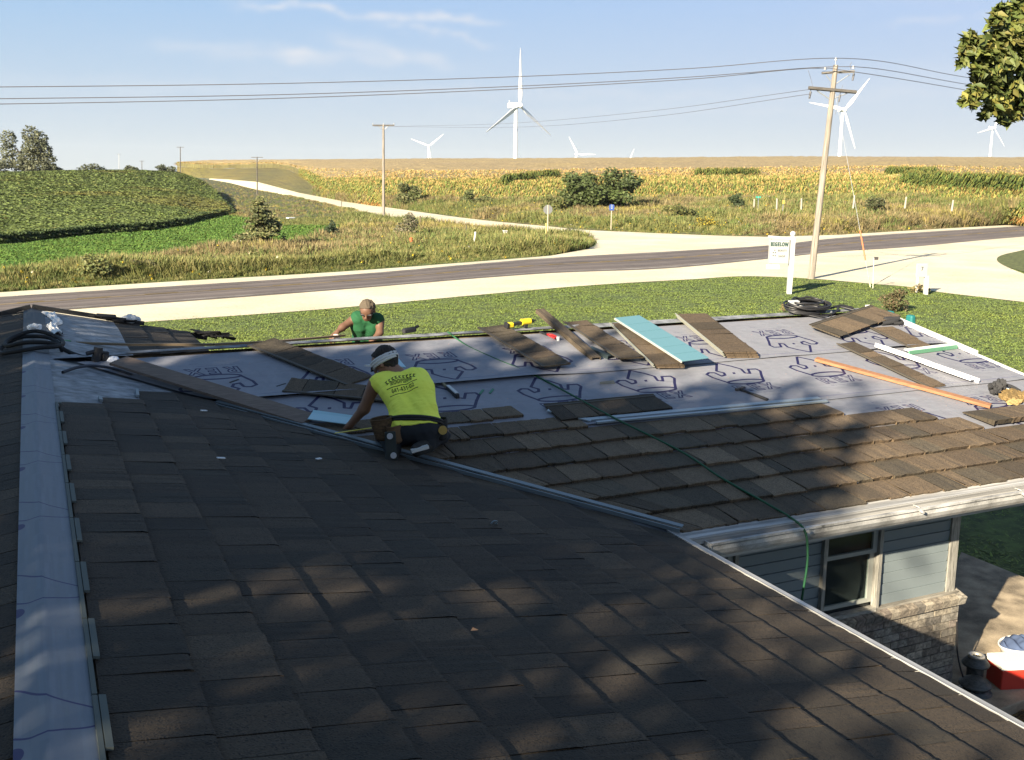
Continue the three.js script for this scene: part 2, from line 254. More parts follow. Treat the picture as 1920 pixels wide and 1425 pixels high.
{
  const pos = [], idx = [], col = []; const g = leafCloud(5, [[0, .45, 0, .5, .45, .5]], 26, .34, [[1, 1, 1], [.8, .85, .8]], { width: .42 });
  const list = []; for (let i = 0; i < 46000; i++) { const u = rl(), v = Math.pow(rl(), 1.7) * .98 + .001, p = soy.at(u, v); const c = soyC(p), k = .8 + .45 * rl(), y = rl() < .04 ? 1.3 : 1; const d = fwd(p); p.y += v < .02 ? -.1 : -.2; list.push({ p, ry: rl() * 6.3, s: .34 + .2 * rl(), sx: .7 + .5 * rl() + d * .002, c: [c[0] * k * y, c[1] * k, c[2] * k] }); }
  for (let i = 0; i < 2600; i++) { const p = soy.at(rl(), 0); p.y = GY - .05 + .3 * rl(); list.push({ p, ry: rl() * 6.3, s: .45 + .4 * rl(), c: [.055, .085, .026] }); }
  for (let i = 0; i < 1500; i++) { const p = soy.at(i < 700 ? rl() : .985 + .015 * rl(), i < 700 ? 0 : rl()), q = .9 * (rl() - .3); p.x += q * .5 + (i < 700 ? 0 : q); p.z += q; p.y = i < 700 ? GY : p.y - .5; const k = .7 + .5 * rl(); list.push({ p, ry: rl() * 6, s: .35 + .3 * rl(), sx: .5 + .4 * rl(), c: [.07 * k, .1 * k, .028 * k] }); }
  scatter('soybean_plants', g, bladeMat, list, 'leafy soybean plants covering the left hillside', 'crop');
}
// verge between the soybeans and the gravel road
const verge = loft([[[370, 412, gd(370, 412)], [423, 403, gd(423, 403)], [533, 424, gd(533, 424)], [700, 424, gd(700, 424)]], [[370, 352, 300], [400, 350, 330], [440, 350, 400], [483, 357.5, 380], [560, 371.5, 252], [633, 388.2, gd(633, 388.2)], [700, 404, gd(700, 404)]], [[330, 331, 690], [392, 337, 650], [430, 343.5, 518], [483, 357.2, 384], [560, 371.2, 254], [633, 388, gd(633, 388)], [700, 403.8, gd(700, 403.8)]]], 345, 700, 60, [18, 8], p => { const b = fbm(p.x * .15, p.z * .15, 3); return [lerp(.14, .17, b), lerp(.16, .15, b), .045]; }, (x, z) => .25 * (fbm(x * .2, z * .2, 3) - .5));
structure('verge', verge.geo, landMat, 'rough grassy slope between the soybeans and the gravel road');
// the bank and the corn on the right-hand hill
const cornBase = [[330, 312, 700], [400, 316, 680], [470, 315, 600], [520, 315, 560], [545, 320, 480], [567, 332, 400], [590, 347, 320], [610, 360, 265], [700, 370, 196], [733, 371, 190], [840, 374, 176], [933, 375, 170], [1000, 377, 165], [1200, 373, 162], [1400, 373, 160], [1556, 371, 158], [1706, 373, 150], [1800, 381, 140], [1920, 390, 125], [2300, 402, 112]];
const roadUp = [[330, 331, 700], [392, 334.8, 661], [430, 337, 561], [483, 341.7, 451], [560, 362, 301], ...flatRow([[633, 376.5], [733, 389.8], [893, 411.5], [1030, 424.8], [1100, 431.3], [1240, 437.8], [1340, 442], [1440, 444.2], [1575, 440.3], [1750, 429.8], [1920, 420.3], [2300, 397]])];
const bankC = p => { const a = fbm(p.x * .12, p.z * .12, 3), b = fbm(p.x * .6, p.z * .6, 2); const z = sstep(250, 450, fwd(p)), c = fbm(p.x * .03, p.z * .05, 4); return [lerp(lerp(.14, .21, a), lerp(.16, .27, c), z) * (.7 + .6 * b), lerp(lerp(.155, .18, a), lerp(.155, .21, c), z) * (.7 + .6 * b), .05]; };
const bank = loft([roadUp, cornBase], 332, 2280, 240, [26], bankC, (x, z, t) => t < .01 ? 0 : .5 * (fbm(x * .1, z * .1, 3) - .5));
structure('bank', bank.geo, landMat, 'weedy bank between the roads and the corn field');
const crest = [[330, 309, 760], [400, 305.5, 740], [600, 305, 660], [800, 304, 620], [1000, 303.5, 610], [1240, 302, 600], [1460, 300, 600], [1700, 301, 600], [1920, 302, 600], [2300, 304, 600]];
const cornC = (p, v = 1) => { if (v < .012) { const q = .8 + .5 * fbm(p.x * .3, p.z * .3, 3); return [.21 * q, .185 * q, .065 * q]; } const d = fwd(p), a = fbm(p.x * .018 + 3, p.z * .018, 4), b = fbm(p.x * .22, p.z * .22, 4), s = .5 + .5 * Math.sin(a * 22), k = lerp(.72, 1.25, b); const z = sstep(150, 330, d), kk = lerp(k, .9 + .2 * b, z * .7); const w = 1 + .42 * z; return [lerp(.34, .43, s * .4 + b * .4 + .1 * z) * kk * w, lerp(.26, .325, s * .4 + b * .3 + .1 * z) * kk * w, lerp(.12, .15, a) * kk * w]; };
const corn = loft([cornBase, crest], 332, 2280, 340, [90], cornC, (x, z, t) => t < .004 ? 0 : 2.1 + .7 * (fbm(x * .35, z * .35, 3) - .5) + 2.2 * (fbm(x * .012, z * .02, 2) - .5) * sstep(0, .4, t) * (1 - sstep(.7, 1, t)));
tag(solo('corn_field', corn.geo, landMat), 'golden ripe corn field covering the whole far hill', 'field', null, 'structure');
{ // corn plants: the outer rows stand out one by one, tops roughen the rest
  const r = mulberry(3), pos = [], idx = [], col = [];
  const quad = (a, b, w, c) => { const d = V().subVectors(b, a), s = V(-d.z, 0, d.x); if (s.length() < 1e-3) s.set(1, 0, 0); s.normalize().multiplyScalar(w); const k = pos.length / 3; pos.push(a.x - s.x, a.y, a.z - s.z, a.x + s.x, a.y, a.z + s.z, b.x + s.x * .4, b.y, b.z + s.z * .4, b.x - s.x * .4, b.y, b.z - s.z * .4); idx.push(k, k + 1, k + 2, k, k + 2, k + 3); for (let i = 0; i < 4; i++) col.push(...c); };
  quad(V(0, 0, 0), V(.03, 2.1, 0), .02, [.7, .65, .4]); quad(V(0, 2.1, 0), V(.1, 2.45, .05), .05, [1.15, 1, .8]); quad(V(0, 2.1, 0), V(-.1, 2.4, -.07), .04, [1.15, 1, .8]);
  for (let i = 0; i < 11; i++) { const y = .3 + i * .17, a = i * 2.6 + r(), L = .38 + .25 * r(), m = V(Math.cos(a) * L * .6, y + .28, Math.sin(a) * L * .6), e = V(Math.cos(a) * L, y + .02 - .2 * r(), Math.sin(a) * L), dry = y < .9 ? [1.1, .72, .5] : i % 3 ? [.55, .75, .45] : [1.05, 1, .6]; quad(V(0, y, 0), m, .05, dry); quad(m, e, .035, dry); }
  const plant = fromArrays(pos, idx, col), list = [];
  const C = [[.34, .28, .115], [.40, .33, .14], [.22, .235, .075], [.15, .19, .055], [.33, .235, .105], [.17, .2, .06]];
  for (let i = 0; i < 26000; i++) { const u = Math.pow(rl(), 1) * .97 + .1 * 0, v = i < 15000 ? .0005 + .02 * Math.pow(rl(), 1.4) : .02 + .11 * Math.pow(rl(), 1.6), p = corn.at(u, v); const d = fwd(p); if (d > 420) continue; p.y -= i < 15000 ? 2.25 : 1.85; const c = C[Math.floor(rl() * C.length)], k = .8 + .35 * rl(); list.push({ p, ry: rl() * 6.3, s: .9 + .25 * rl(), sx: (1.1 + .5 * rl()) * (1 + d * .001), tx: (rl() - .5) * .15, c: grow(c, k) }); }
  const onCorn = (px, py) => { const u = (px - 332) / (2280 - 332); let a = .012, b = 1; for (let i = 0; i < 24; i++) { const m = (a + b) / 2; seen(corn.at(u, m))[1] > py ? a = m : b = m; } return corn.at(u, a); };
  for (let i = 0; i < 9000; i++) { const v = .10 + .3 * rl(), p = corn.at(rl(), v), d = fwd(p), c = cornC(p), k = .72 + .42 * rl(); p.y -= 1.7 + .2 * sstep(200, 400, d); list.push({ p, ry: rl() * 6.3, s: .75 + .2 * rl(), sx: 1 + d * .006, c: grow(c, k * .95) }); }
  for (const [x0, y0, x1, y1, n] of [[945, 348, 1000, 340, 240], [985, 341, 1046, 333, 260], [1662, 331, 1752, 331, 420], [1300, 331.5, 1420, 331, 160], [1690, 346, 1920, 362, 420]]) for (let i = 0; i < n; i++) { const t = rl(), p = onCorn(lerp(x0, x1, t), lerp(y0, y1, t) + (rl() - .5) * 1.5); p.y -= 1.2; const k = .5 + .6 * rl(); list.push({ p, ry: rl() * 6, s: 1.05 + .25 * rl(), sx: 2, c: [.15 * k, .17 * k, .05 * k] }); }
  scatter('corn_plants', plant, bladeMat, list, 'ripe corn plants along the edge of the field and in its gaps', 'crop');
  const pp = [], pi = [], pc = []; for (let i = 0; i <= 60; i++) { const px = lerp(1672, 2150, i / 60), f = (l) => { let k = 0; while (k < l.length - 2 && px > l[k + 1][0]) k++; return lerp(l[k][1], l[k + 1][1], (px - l[k][0]) / (l[k + 1][0] - l[k][0])); }, lo = f([[1672, 334], [1720, 341], [1800, 358], [1920, 376], [2150, 388]]), hi = f([[1672, 333], [1720, 335], [1800, 343], [1920, 359], [2150, 374]]); for (let j = 0; j <= 4; j++) { const p = onCorn(px, lerp(lo, hi, j / 4)), b = .8 + .4 * fbm(p.x * .2, p.z * .2, 3); pp.push(p.x, p.y + .55, p.z); pc.push(.46 * b, .37 * b, .17 * b); if (i && j) { const q = i * 5 + j; pi.push(q - 6, q - 1, q - 5, q - 5, q - 1, q); } } }
  structure('mown_path', fromArrays(pp, pi, pc), new THREE.MeshStandardMaterial({ vertexColors: true, roughness: .95, side: THREE.DoubleSide }), 'pale stubble waterway curving through the corn');
}
// weeds of the ditch and the bank
{
  const weed = merge([tuftGeo(21, 16, 1, .4, .045, .45), leafCloud(22, [[0, .45, 0, .36, .4, .36]], 16, .2, [[.8, 1, .7], [1, 1, 1]])]);
  const dry = tuftGeo(23, 22, 1, .35, .03, .35), list = [], dl = [], fl = [];
  const weedPoly = G([[-420, 577], [0, 547], [300, 528.5], [640, 508.5], [960, 484.5], [1033, 478], [1098, 466], [1116, 456], [1110, 450], [1080, 445], [1030, 440.5], [933, 434.5], [787, 415.5], [717, 408.5], [650, 398], [655, 428], [600, 452], [500, 470], [433, 474], [283, 492], [133, 508], [0, 526], [-420, 570]]);
  const pal = [[.115, .13, .036], [.155, .155, .046], [.10, .135, .033], [.175, .145, .065], [.14, .12, .055], [.19, .18, .046]];
  const put = (p, lush, hmax) => { const n = fbm(p.x * .22 + 5, p.z * .22, 3), n2 = fbm(p.x * .07 + 1, p.z * .07 + 8, 2), c = pal[Math.floor(clamp(n2 * 1.6 - .3 + .35 * (rl() - .5), 0, .999) * pal.length)], k = .82 + .36 * rl(); const s = hmax * (.35 + .9 * n) * (.7 + .5 * rl()); (rl() < .12 + .3 * n2 ? dl : list).push({ p, ry: rl() * 6.3, s, sx: s * (1 + .5 * rl()), c: grow(c, k) }); if (rl() < lush) fl.push({ p: p.clone().add(V(0, s * .8, 0)), ry: rl() * 6, s: .05 + .06 * rl(), c: rl() < .85 ? [.5, .36, .02] : [.5, .48, .38] }); };
  for (let g = 0, n = 0; n < 15000 && g < 300000; g++) { const p = onG(lerp(-250, 1120, rl()), lerp(395, 570, Math.pow(rl(), .8))); if (!inside(p, weedPoly)) continue; n++; p.y = GY - .05; let e = 9; for (let i = 0; i < farE.length; i += 1) e = Math.min(e, Math.hypot(p.x - farE[i].x, p.z - farE[i].z)); const low = sstep(1.2, 4.5, e - 1); put(p, .015, .25 + .75 * low); }
  for (let i = 0; i < 17000; i++) { const u = lerp(.13, .99, Math.pow(rl(), .8)), v = rl(), p = bank.at(u, v); if (fwd(p) > 300 && rl() < clamp((fwd(p) - 300) / 250)) continue; const low = sstep(0, .16, v); p.y -= .1; put(p, .09, (.3 + 1.0 * low) * (u > .55 ? 1.05 : .9)); }
  for (let i = 0; i < 4500; i++) { const p = verge.at(rl(), Math.pow(rl(), 1.4)); p.y -= .1; put(p, .01, .55); }
  scatter('ditch_weeds', weed, bladeMat, list, 'green and brown weeds growing in the ditches and on the bank', 'weeds');
  scatter('dry_grass', dry, bladeMat, dl.map(o => ({ ...o, c: [o.c[0] * 1.2 + .05, o.c[1] * 1.1 + .035, o.c[2] + .025] })), 'tall dry grass stems among the roadside weeds', 'grass');
  scatter('yellow_flowers', leafCloud(31, [[0, 0, 0, .8]], 10, .8, [[1, 1, 1]], { width: .5 }), bladeMat, fl, 'yellow and pale flower heads among the roadside weeds', 'flowers');
}
// ---------- trees and shrubs ----------
const GREEN = [[.06, .09, .025], [.075, .10, .03], [.09, .11, .03]];
function shrub(name, label, category, px, py, d, w, h, o = {}) {
  const p = d ? D(px, py, d) : onG(px, py), r = mulberry(o.seed ?? Math.round(px * 7 + py)), t = thing(name, label, category, p, o.group), cl = [], sticks = [];
  const n = o.clumps ?? 9; for (let i = 0; i < n; i++) { const a = r() * 6.283, hh = h * (o.low ?? .18) + h * (.92 - (o.low ?? .18)) * (i / (n - 1)), taper = o.cone ? 1.02 - .8 * Math.pow(i / (n - 1), 1.5) : Math.sqrt(Math.max(.1, 1 - Math.pow((hh / h - .45) / .62, 2))), rr = w / 2 * taper; const q = o.cone ? .45 : .55; cl.push([Math.cos(a) * rr * q, hh, Math.sin(a) * rr * q, rr * (o.cone ? .62 : .55) + .03, h / n * (o.cone ? 1.15 : 1.9), rr * (o.cone ? .62 : .55) + .03]); }
  for (const c of cl) sticks.push(bar(V(0, h * .05, 0), V(c[0], c[1], c[2]), h * .012, h * .004, 5));
  mesh('trunk', merge([bar(V(0, -.15, 0), V(0, h * .6, 0), h * .022 + .01, h * .008, 6), ...sticks]), bark, t);
  mesh('crown', leafCloud(Math.round(px + 3), cl, o.leaves ?? 900, o.leaf ?? .3, o.colors ?? GREEN, { shell: o.shell ?? -.3 }), leafMat, t);
  return t;
}
shrub('young_tree', 'cone shaped young tree standing on the mown strip below the soybeans', 'tree', 489, 470, 0, 3.5, 4.0, { cone: true, clumps: 30, leaves: 7500, leaf: .22, low: .1, colors: [[.13, .135, .045], [.10, .115, .036], [.2, .19, .085], [.06, .075, .026]] });
shrub('small_conifer', 'small dark conifer right of the cone shaped tree, near the sunny verge', 'tree', 622, 452, 0, 1.6, 1.7, { cone: true, clumps: 8, leaves: 700, leaf: .2, colors: [[.03, .05, .022], [.04, .06, .025]] });
shrub('small_conifer', 'tiny dark conifer at the foot of the cone shaped tree', 'tree', 534, 466, 0, .9, 1.0, { cone: true, clumps: 6, leaves: 350, leaf: .16, colors: [[.03, .05, .022], [.04, .06, .025]] });
shrub('bush', 'greyish loose bush behind the orange topped marker post', 'bush', 762, 452, 0, 2.1, 2.1, { leaves: 1300, leaf: .2, colors: [[.16, .14, .085], [.12, .12, .055], [.22, .19, .13], [.08, .085, .04]] });
shrub('bush', 'round green bush in the ditch weeds at far left of the highway', 'bush', 180, 528, 0, 1.7, 1.25, { leaves: 1300, leaf: .17, colors: [[.10, .12, .035], [.14, .14, .04]] });
shrub('bush', 'low weedy bush in the ditch, next right of the round green one', 'bush', 268, 520, 0, 1.6, .85, { leaves: 700, leaf: .16, colors: [[.11, .11, .04], [.14, .12, .05]] });
shrub('bush', 'olive bush by the corn edge right of the bare pole', 'bush', 765, 385, 178, 4.4, 3.5, { leaves: 1700, leaf: .42, colors: [[.09, .11, .035], [.12, .12, .045]] });
shrub('bush', 'small bush at the corn edge beside the gravel road', 'bush', 875, 393, 165, 3.4, 2.8, { leaves: 1300, leaf: .4, colors: [[.08, .10, .03], [.11, .12, .04]] });
shrub('bush', 'low spreading bush between the corn edge and the stop sign', 'bush', 905, 397, 160, 3.6, 2.2, { leaves: 1200, leaf: .4, colors: [[.09, .11, .035], [.12, .12, .045]] });
[[1078, 393, 5.4, 4.7, 'leftmost tall dark bush of the clump behind the blue road sign'], [1112, 396, 5.6, 4.9, 'middle tall dark bush of the clump behind the blue road sign'], [1160, 394, 6.2, 5.3, 'rightmost and tallest dark bush of the clump behind the blue road sign']].forEach(([x, y, w, h, l]) => shrub('bush', l, 'bush', x, y, 142, w, h, { leaves: 2300, leaf: .5, clumps: 12, colors: [[.045, .065, .018], [.06, .085, .022], [.075, .095, .03]], group: 'tall dark bushes behind the blue road sign' }));
shrub('bush', 'ragged green bush left of the dark clump near the stop sign', 'bush', 1040, 402, 138, 3.6, 2.2, { leaves: 1200, leaf: .36, colors: [[.10, .12, .035], [.14, .14, .04]] });
shrub('bush', 'spiky dark bush at the foot of the corn left of the green street sign', 'bush', 1380, 389, 132, 1.9, 1.6, { leaves: 700, leaf: .3, colors: [[.035, .055, .02], [.05, .07, .025]] });
shrub('bush', 'leafy green bush on the weedy bank above the bright gravel', 'bush', 1270, 418, 118, 4.2, 1.9, { leaves: 1500, leaf: .28, colors: [[.11, .125, .035], [.15, .15, .045]] });
shrub('bush', 'yellow flowering bush low on the bank beside the gravel junction', 'bush', 1320, 432, 108, 2.6, 1.3, { leaves: 1100, leaf: .2, colors: [[.12, .13, .035], [.36, .27, .03], [.16, .16, .04]] });
shrub('bush', 'dark bush by the fence line just right of the leaning power pole', 'bush', 1640, 391, 125, 2.4, 1.3, { leaves: 800, leaf: .26, colors: [[.06, .075, .03], [.09, .09, .04]] });
shrub('bush', 'green roadside bush at the right edge above the highway', 'bush', 1908, 418, 128, 4.5, 2.3, { leaves: 1100, leaf: .3, colors: [[.08, .10, .03], [.12, .12, .035]] });
shrub('lawn_shrub', 'rounded reddish green shrub alone on the lawn past the roof corner', 'shrub', 1675, 583, 0, 1.15, .85, { leaves: 1500, leaf: .1, colors: [[.09, .08, .035], [.12, .085, .045], [.07, .085, .03]] });
shrub('dry_weed', 'thin dry weed on the lawn just past the ridge of the roof', 'weed', 1470, 586, 0, .35, .35, { leaves: 40, leaf: .07, colors: [[.2, .13, .06]] });
[[175, 325, 7, 2.0, 'low dark bush on the soybean crest right of the big tree'], [248, 323.5, 4.5, 1.4, 'smallest dark bush on the soybean crest left of the short pole'], [309, 326, 5.4, 1.9, 'dark bush on the soybean crest left of the tall distant pole']].forEach(([x, y, w, h, l]) => shrub('bush', l, 'bush', x, y, 264, w, h, { leaves: 700, leaf: .5, clumps: 6, colors: [[.05, .06, .03], [.065, .075, .035]] }));
{ // the tree and undergrowth on the left skyline
  const p = D(55, 326, 262), t = thing('field_tree', 'tall two lobed tree on the left skyline above the soybeans', 'tree', p);
  const R = (x, y, r, ry = r) => [x * .1352 * cS, y * .1352, x * .1352 * sS, r * .1352, ry * .1352, r * .1352];
  const cl = [R(-33, 62, 14, 17), R(-34, 40, 15, 14), R(-38, 22, 14), R(8, 70, 15, 16), R(24, 62, 15, 16), R(14, 48, 22, 17), R(30, 40, 16, 14), R(4, 30, 22, 15), R(36, 24, 15, 13), R(-12, 16, 22, 13), R(18, 12, 28, 13), R(44, 9, 10, 10)];
  mesh('trunk', merge([bar(V(.8, -1, 0), V(1.2, 5, 0), .35, .2), bar(V(1.2, 4, 0), V(2.2, 8.5, .8), .2, .06), bar(V(1, 2, 0), V(-4.2, 8, -1.6), .2, .06)]), bark, t);
  mesh('crown', leafCloud(61, cl, 5200, .62, [[.085, .095, .05], [.105, .11, .055], [.065, .075, .04]]), leafMat, t);
  shrub('bush', 'dark bush at the far left edge beside the skyline tree', 'bush', 3, 328, 258, 4.5, 2.9, { leaves: 700, leaf: .5, clumps: 7, colors: [[.05, .06, .03], [.065, .075, .035]] });
  shrub('bush', 'low bush under the right side of the skyline tree', 'bush', 103, 326, 262, 4.6, 1.6, { leaves: 600, leaf: .45, clumps: 6, colors: [[.05, .06, .03], [.065, .075, .035]] });
}

// ---------- the house ----------
const XR = -.068, Y1 = -1.6, T1 = .2148, ZC = 10.193, Y2 = -1.637, T2 = .1916, W1 = 4.011, W2 = 4.36;
const A1 = Math.atan(T1), A2 = Math.atan(T2), c1 = Math.cos(A1), s1 = Math.sin(A1), c2 = Math.cos(A2), s2 = Math.sin(A2);
const MR = (u, s, n = 0) => V(XR + s * c1 + n * s1, Y1 - s * s1 + n * c1, -u);            // main roof: u metres ahead, s metres down the slope
const ML = (u, s, n = 0) => V(XR - s * c1 - n * s1, Y1 - s * s1 + n * c1, -u);            // its left slope
const CR = (x, v, n = 0) => V(x, Y2 - v * s2 + n * c2, -ZC + v * c2 + n * s2);            // cross wing: v metres down its near slope
const CF = (x, v, n = 0) => V(x, Y2 - v * s2 + n * c2, -ZC - v * c2 - n * s2);            // its far slope
const uVal = s => ZC - (Y2 - Y1 + s * s1) / T2;                                           // valley on the main roof
const xVal = v => XR + (Y1 - (Y2 - v * s2)) / T1;                                         // the same valley on the cross wing
const uValF = s => ZC + (Y2 - Y1 + s * s1) / T2;
const SM = W1 / c1, VE = W2 / c2, XE = 9.8, UB = -3.2, UF = 13.75;
const house = thing('house', 'one storey house with grey siding and a brick foot, its roof half shingled', 'house', V(3.5, -4.75, -7));

const plywood = std(.30, .22, .13, .9, { map: mottle });
// slab of roof deck from outline points, thick downward
function slab(map, pts, th, n0 = 0) {
  const pos = [], idx = [], N = pts.length; for (const n of [n0, n0 - th]) for (const [a, b] of pts) { const p = map(a, b, n); pos.push(p.x, p.y, p.z); }
  const tri = THREE.ShapeUtils.triangulateShape(pts.map(p => new THREE.Vector2(p[0], p[1])), []);
  for (const [a, b, c] of tri) { idx.push(a, b, c, N + a, N + c, N + b); } for (let i = 0; i < N; i++) { const j = (i + 1) % N; idx.push(i, j, N + j, i, N + j, N + i); }
  return fromArrays(pos, idx).toNonIndexed();
}
const deck = (map, pts, label) => { const g = slab(map, pts, .1, -.02); g.computeVertexNormals(); return wpart('roof', worldUV(g), plywood, house, label); };
const roofM = deck(MR, [[UB, 0], [UB, SM - .03], [uVal(SM - .03), SM - .03], [uVal(0), 0]], 'shingled slope running down to the right under the camera');
const roofG = deck(MR, [[uVal(0), 0], [uValF(1.9), 1.9], [UF, 1.9], [UF, 0]], 'far gable end of the main roof beyond the cross ridge');
const roofL = deck(ML, [[UB, 0], [UB, SM], [UF, SM], [UF, 0]], 'left slope of the main roof');
const roofC = deck(CR, [[xVal(0), 0], [xVal(VE - .03), VE - .03], [XE, VE - .03], [XE, 0]], 'cross wing slope, half under grey underlayment');
const roofF = deck(CF, [[xVal(0), 0], [xVal(VE), VE], [XE, VE], [XE, 0]], 'hidden far slope of the cross wing');

// shingle panels of stone coated steel: every panel is one piece, with its tabs pressed in
const shingleMat = new THREE.MeshStandardMaterial({ vertexColors: true, roughness: .92, map: rep(granule, 1), bumpMap: granule, bumpScale: .003 });
const TONES = [[.115, .088, .052], [.155, .12, .07], [.09, .072, .043], [.195, .152, .09], [.135, .104, .06], [.10, .086, .054], [.168, .13, .077]].map(([r, g, b]) => [r * .9, g * .83, b * .86]);
function panelGeo(map, u0, u1, s0, s1, rnd, o = {}) {
  const pos = [], idx = [], col = [], uv = [], dir = u1 > u0 ? 1 : -1, L = Math.abs(typeof u1 === 'number' ? u1 - u0 : 1);
  const f0 = o.e0 ?? (() => u0), f1 = o.e1 ?? (() => u1);        // slanted ends follow the valley
  const cuts = [0]; while (cuts[cuts.length - 1] < L - .12) cuts.push(cuts[cuts.length - 1] + (o.tab ?? .22) * (.65 + .75 * rnd())); cuts[cuts.length - 1] = L; if (cuts.length < 2) cuts.push(L);
  const lift = o.lift ?? .026, base = .4 + .3 * rnd(), rough = o.rough ?? .006;
  const bu = (t, s) => lerp(f0(s), f1(s), t / L);
  for (let k = 0; k < cuts.length - 1; k++) {
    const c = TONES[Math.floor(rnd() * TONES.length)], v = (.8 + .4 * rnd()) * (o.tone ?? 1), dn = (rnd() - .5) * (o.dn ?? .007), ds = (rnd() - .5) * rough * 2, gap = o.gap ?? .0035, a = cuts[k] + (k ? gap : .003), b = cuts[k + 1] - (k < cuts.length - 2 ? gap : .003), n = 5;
    const P = (t, s, h) => { const p = map(bu(t, s), s, h); pos.push(p.x, p.y, p.z); uv.push(bu(t, s) * 1.45, s * 1.45); const e = v * (.96 + .08 * rnd()); col.push(c[0] * e, c[1] * e, c[2] * e); return pos.length / 3 - 1; };
    let pr = null; for (let i = 0; i <= n; i++) {
      const t = lerp(a, b, i / n), j = ds + (rnd() - .5) * rough, w = (rnd() - .5) * rough * .7, h1 = lift + dn + w;
      const r = [P(t, s0, .005), P(t, lerp(s0, s1, .93), lerp(.005, h1, .97)), P(t, s1 + j, h1 - .003), P(t, s1 + j - .016, -.008)];
      if (pr) for (let q = 0; q < 3; q++) idx.push(pr[q], r[q], pr[q + 1], r[q], r[q + 1], pr[q + 1]); pr = r;
    }
    for (const t of [a, b]) { const q = [P(t, s0, .005), P(t, s1 + ds, lift + dn - .003), P(t, s1 + ds, -.008), P(t, s0, -.008)]; idx.push(q[0], q[1], q[2], q[0], q[2], q[3]); }
  }
  const g = fromArrays(pos, idx, col, uv).toNonIndexed(); g.computeVertexNormals(); return g;
}
const rs = mulberry(1234);
// main slope: 13 courses parallel to the ridge, their shade put into a darker tone
for (let k = 0; k < 13; k++) {
  const s0 = .16 + k * .308, s1 = Math.min(s0 + .312, SM + .015), end = k === 0 ? 8.12 : k === 1 ? 8.5 : k === 2 ? 8.98 : null;
  let u = -.3 - .5 * rs(); const lim = end ?? Math.max(uVal(s0), uVal(s1)) - .02;
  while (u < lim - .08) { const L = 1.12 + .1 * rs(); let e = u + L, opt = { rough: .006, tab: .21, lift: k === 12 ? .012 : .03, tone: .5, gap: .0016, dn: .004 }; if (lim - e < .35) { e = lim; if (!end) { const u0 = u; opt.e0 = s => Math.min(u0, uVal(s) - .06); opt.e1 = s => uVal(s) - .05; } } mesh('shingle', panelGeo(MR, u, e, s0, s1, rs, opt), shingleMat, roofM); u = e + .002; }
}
for (let k = 0; k < 6; k++) { let u = 3; while (u < UF - .1) { const e = Math.min(u + 1.2, UF); mesh('shingle', panelGeo(ML, u, e, .085 + k * .31, .397 + k * .31, rs, { tone: .45 }), shingleMat, roofL); u = e + .002; } }  // left slope: shade put into the darker tone
for (let k = 0; k < 3; k++) { const s0 = .93 + k * .31; mesh('shingle', panelGeo(MR, uValF(s0 + .3) + .03, UF, s0, s0 + .312, rs, { tone: .36, tab: .4, e0: s => uValF(s) + .03 }), shingleMat, roofG); }  // gable courses: shade carried by the darkest tone
// cross wing: courses from the eave upward, each as far along as the men have got; sunlight put into a lighter tone
[[1.95, 3.8], [2.27, 4.26], [2.58, 6.85], [2.89, 7.73], [3.2, 8.03], [3.5, XE - .06], [3.81, XE - .06], [4.12, XE - .06]].forEach(([v0, x1], k) => {
  const v1 = v0 + .318, x00 = Math.min(xVal(v0), xVal(v1)); let x = x00;
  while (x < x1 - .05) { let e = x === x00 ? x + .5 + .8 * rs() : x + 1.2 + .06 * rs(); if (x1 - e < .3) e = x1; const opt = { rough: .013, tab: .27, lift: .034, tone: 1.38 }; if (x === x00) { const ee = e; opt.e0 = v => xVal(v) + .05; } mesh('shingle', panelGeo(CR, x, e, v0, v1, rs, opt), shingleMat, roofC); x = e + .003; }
});
mesh('shingle', panelGeo((x, v, n) => CR(x + (v - 3.2) * .2, v, n + .035), 8.1, 8.95, 3.17, 3.5, rs, { rough: .013, tab: .27, lift: .05 }), shingleMat, roofC);
mesh('shingle', panelGeo(CR, 8.96, XE - .06, 3.2, 3.515, rs, { rough: .013, tab: .27, lift: .034 }), shingleMat, roofC);

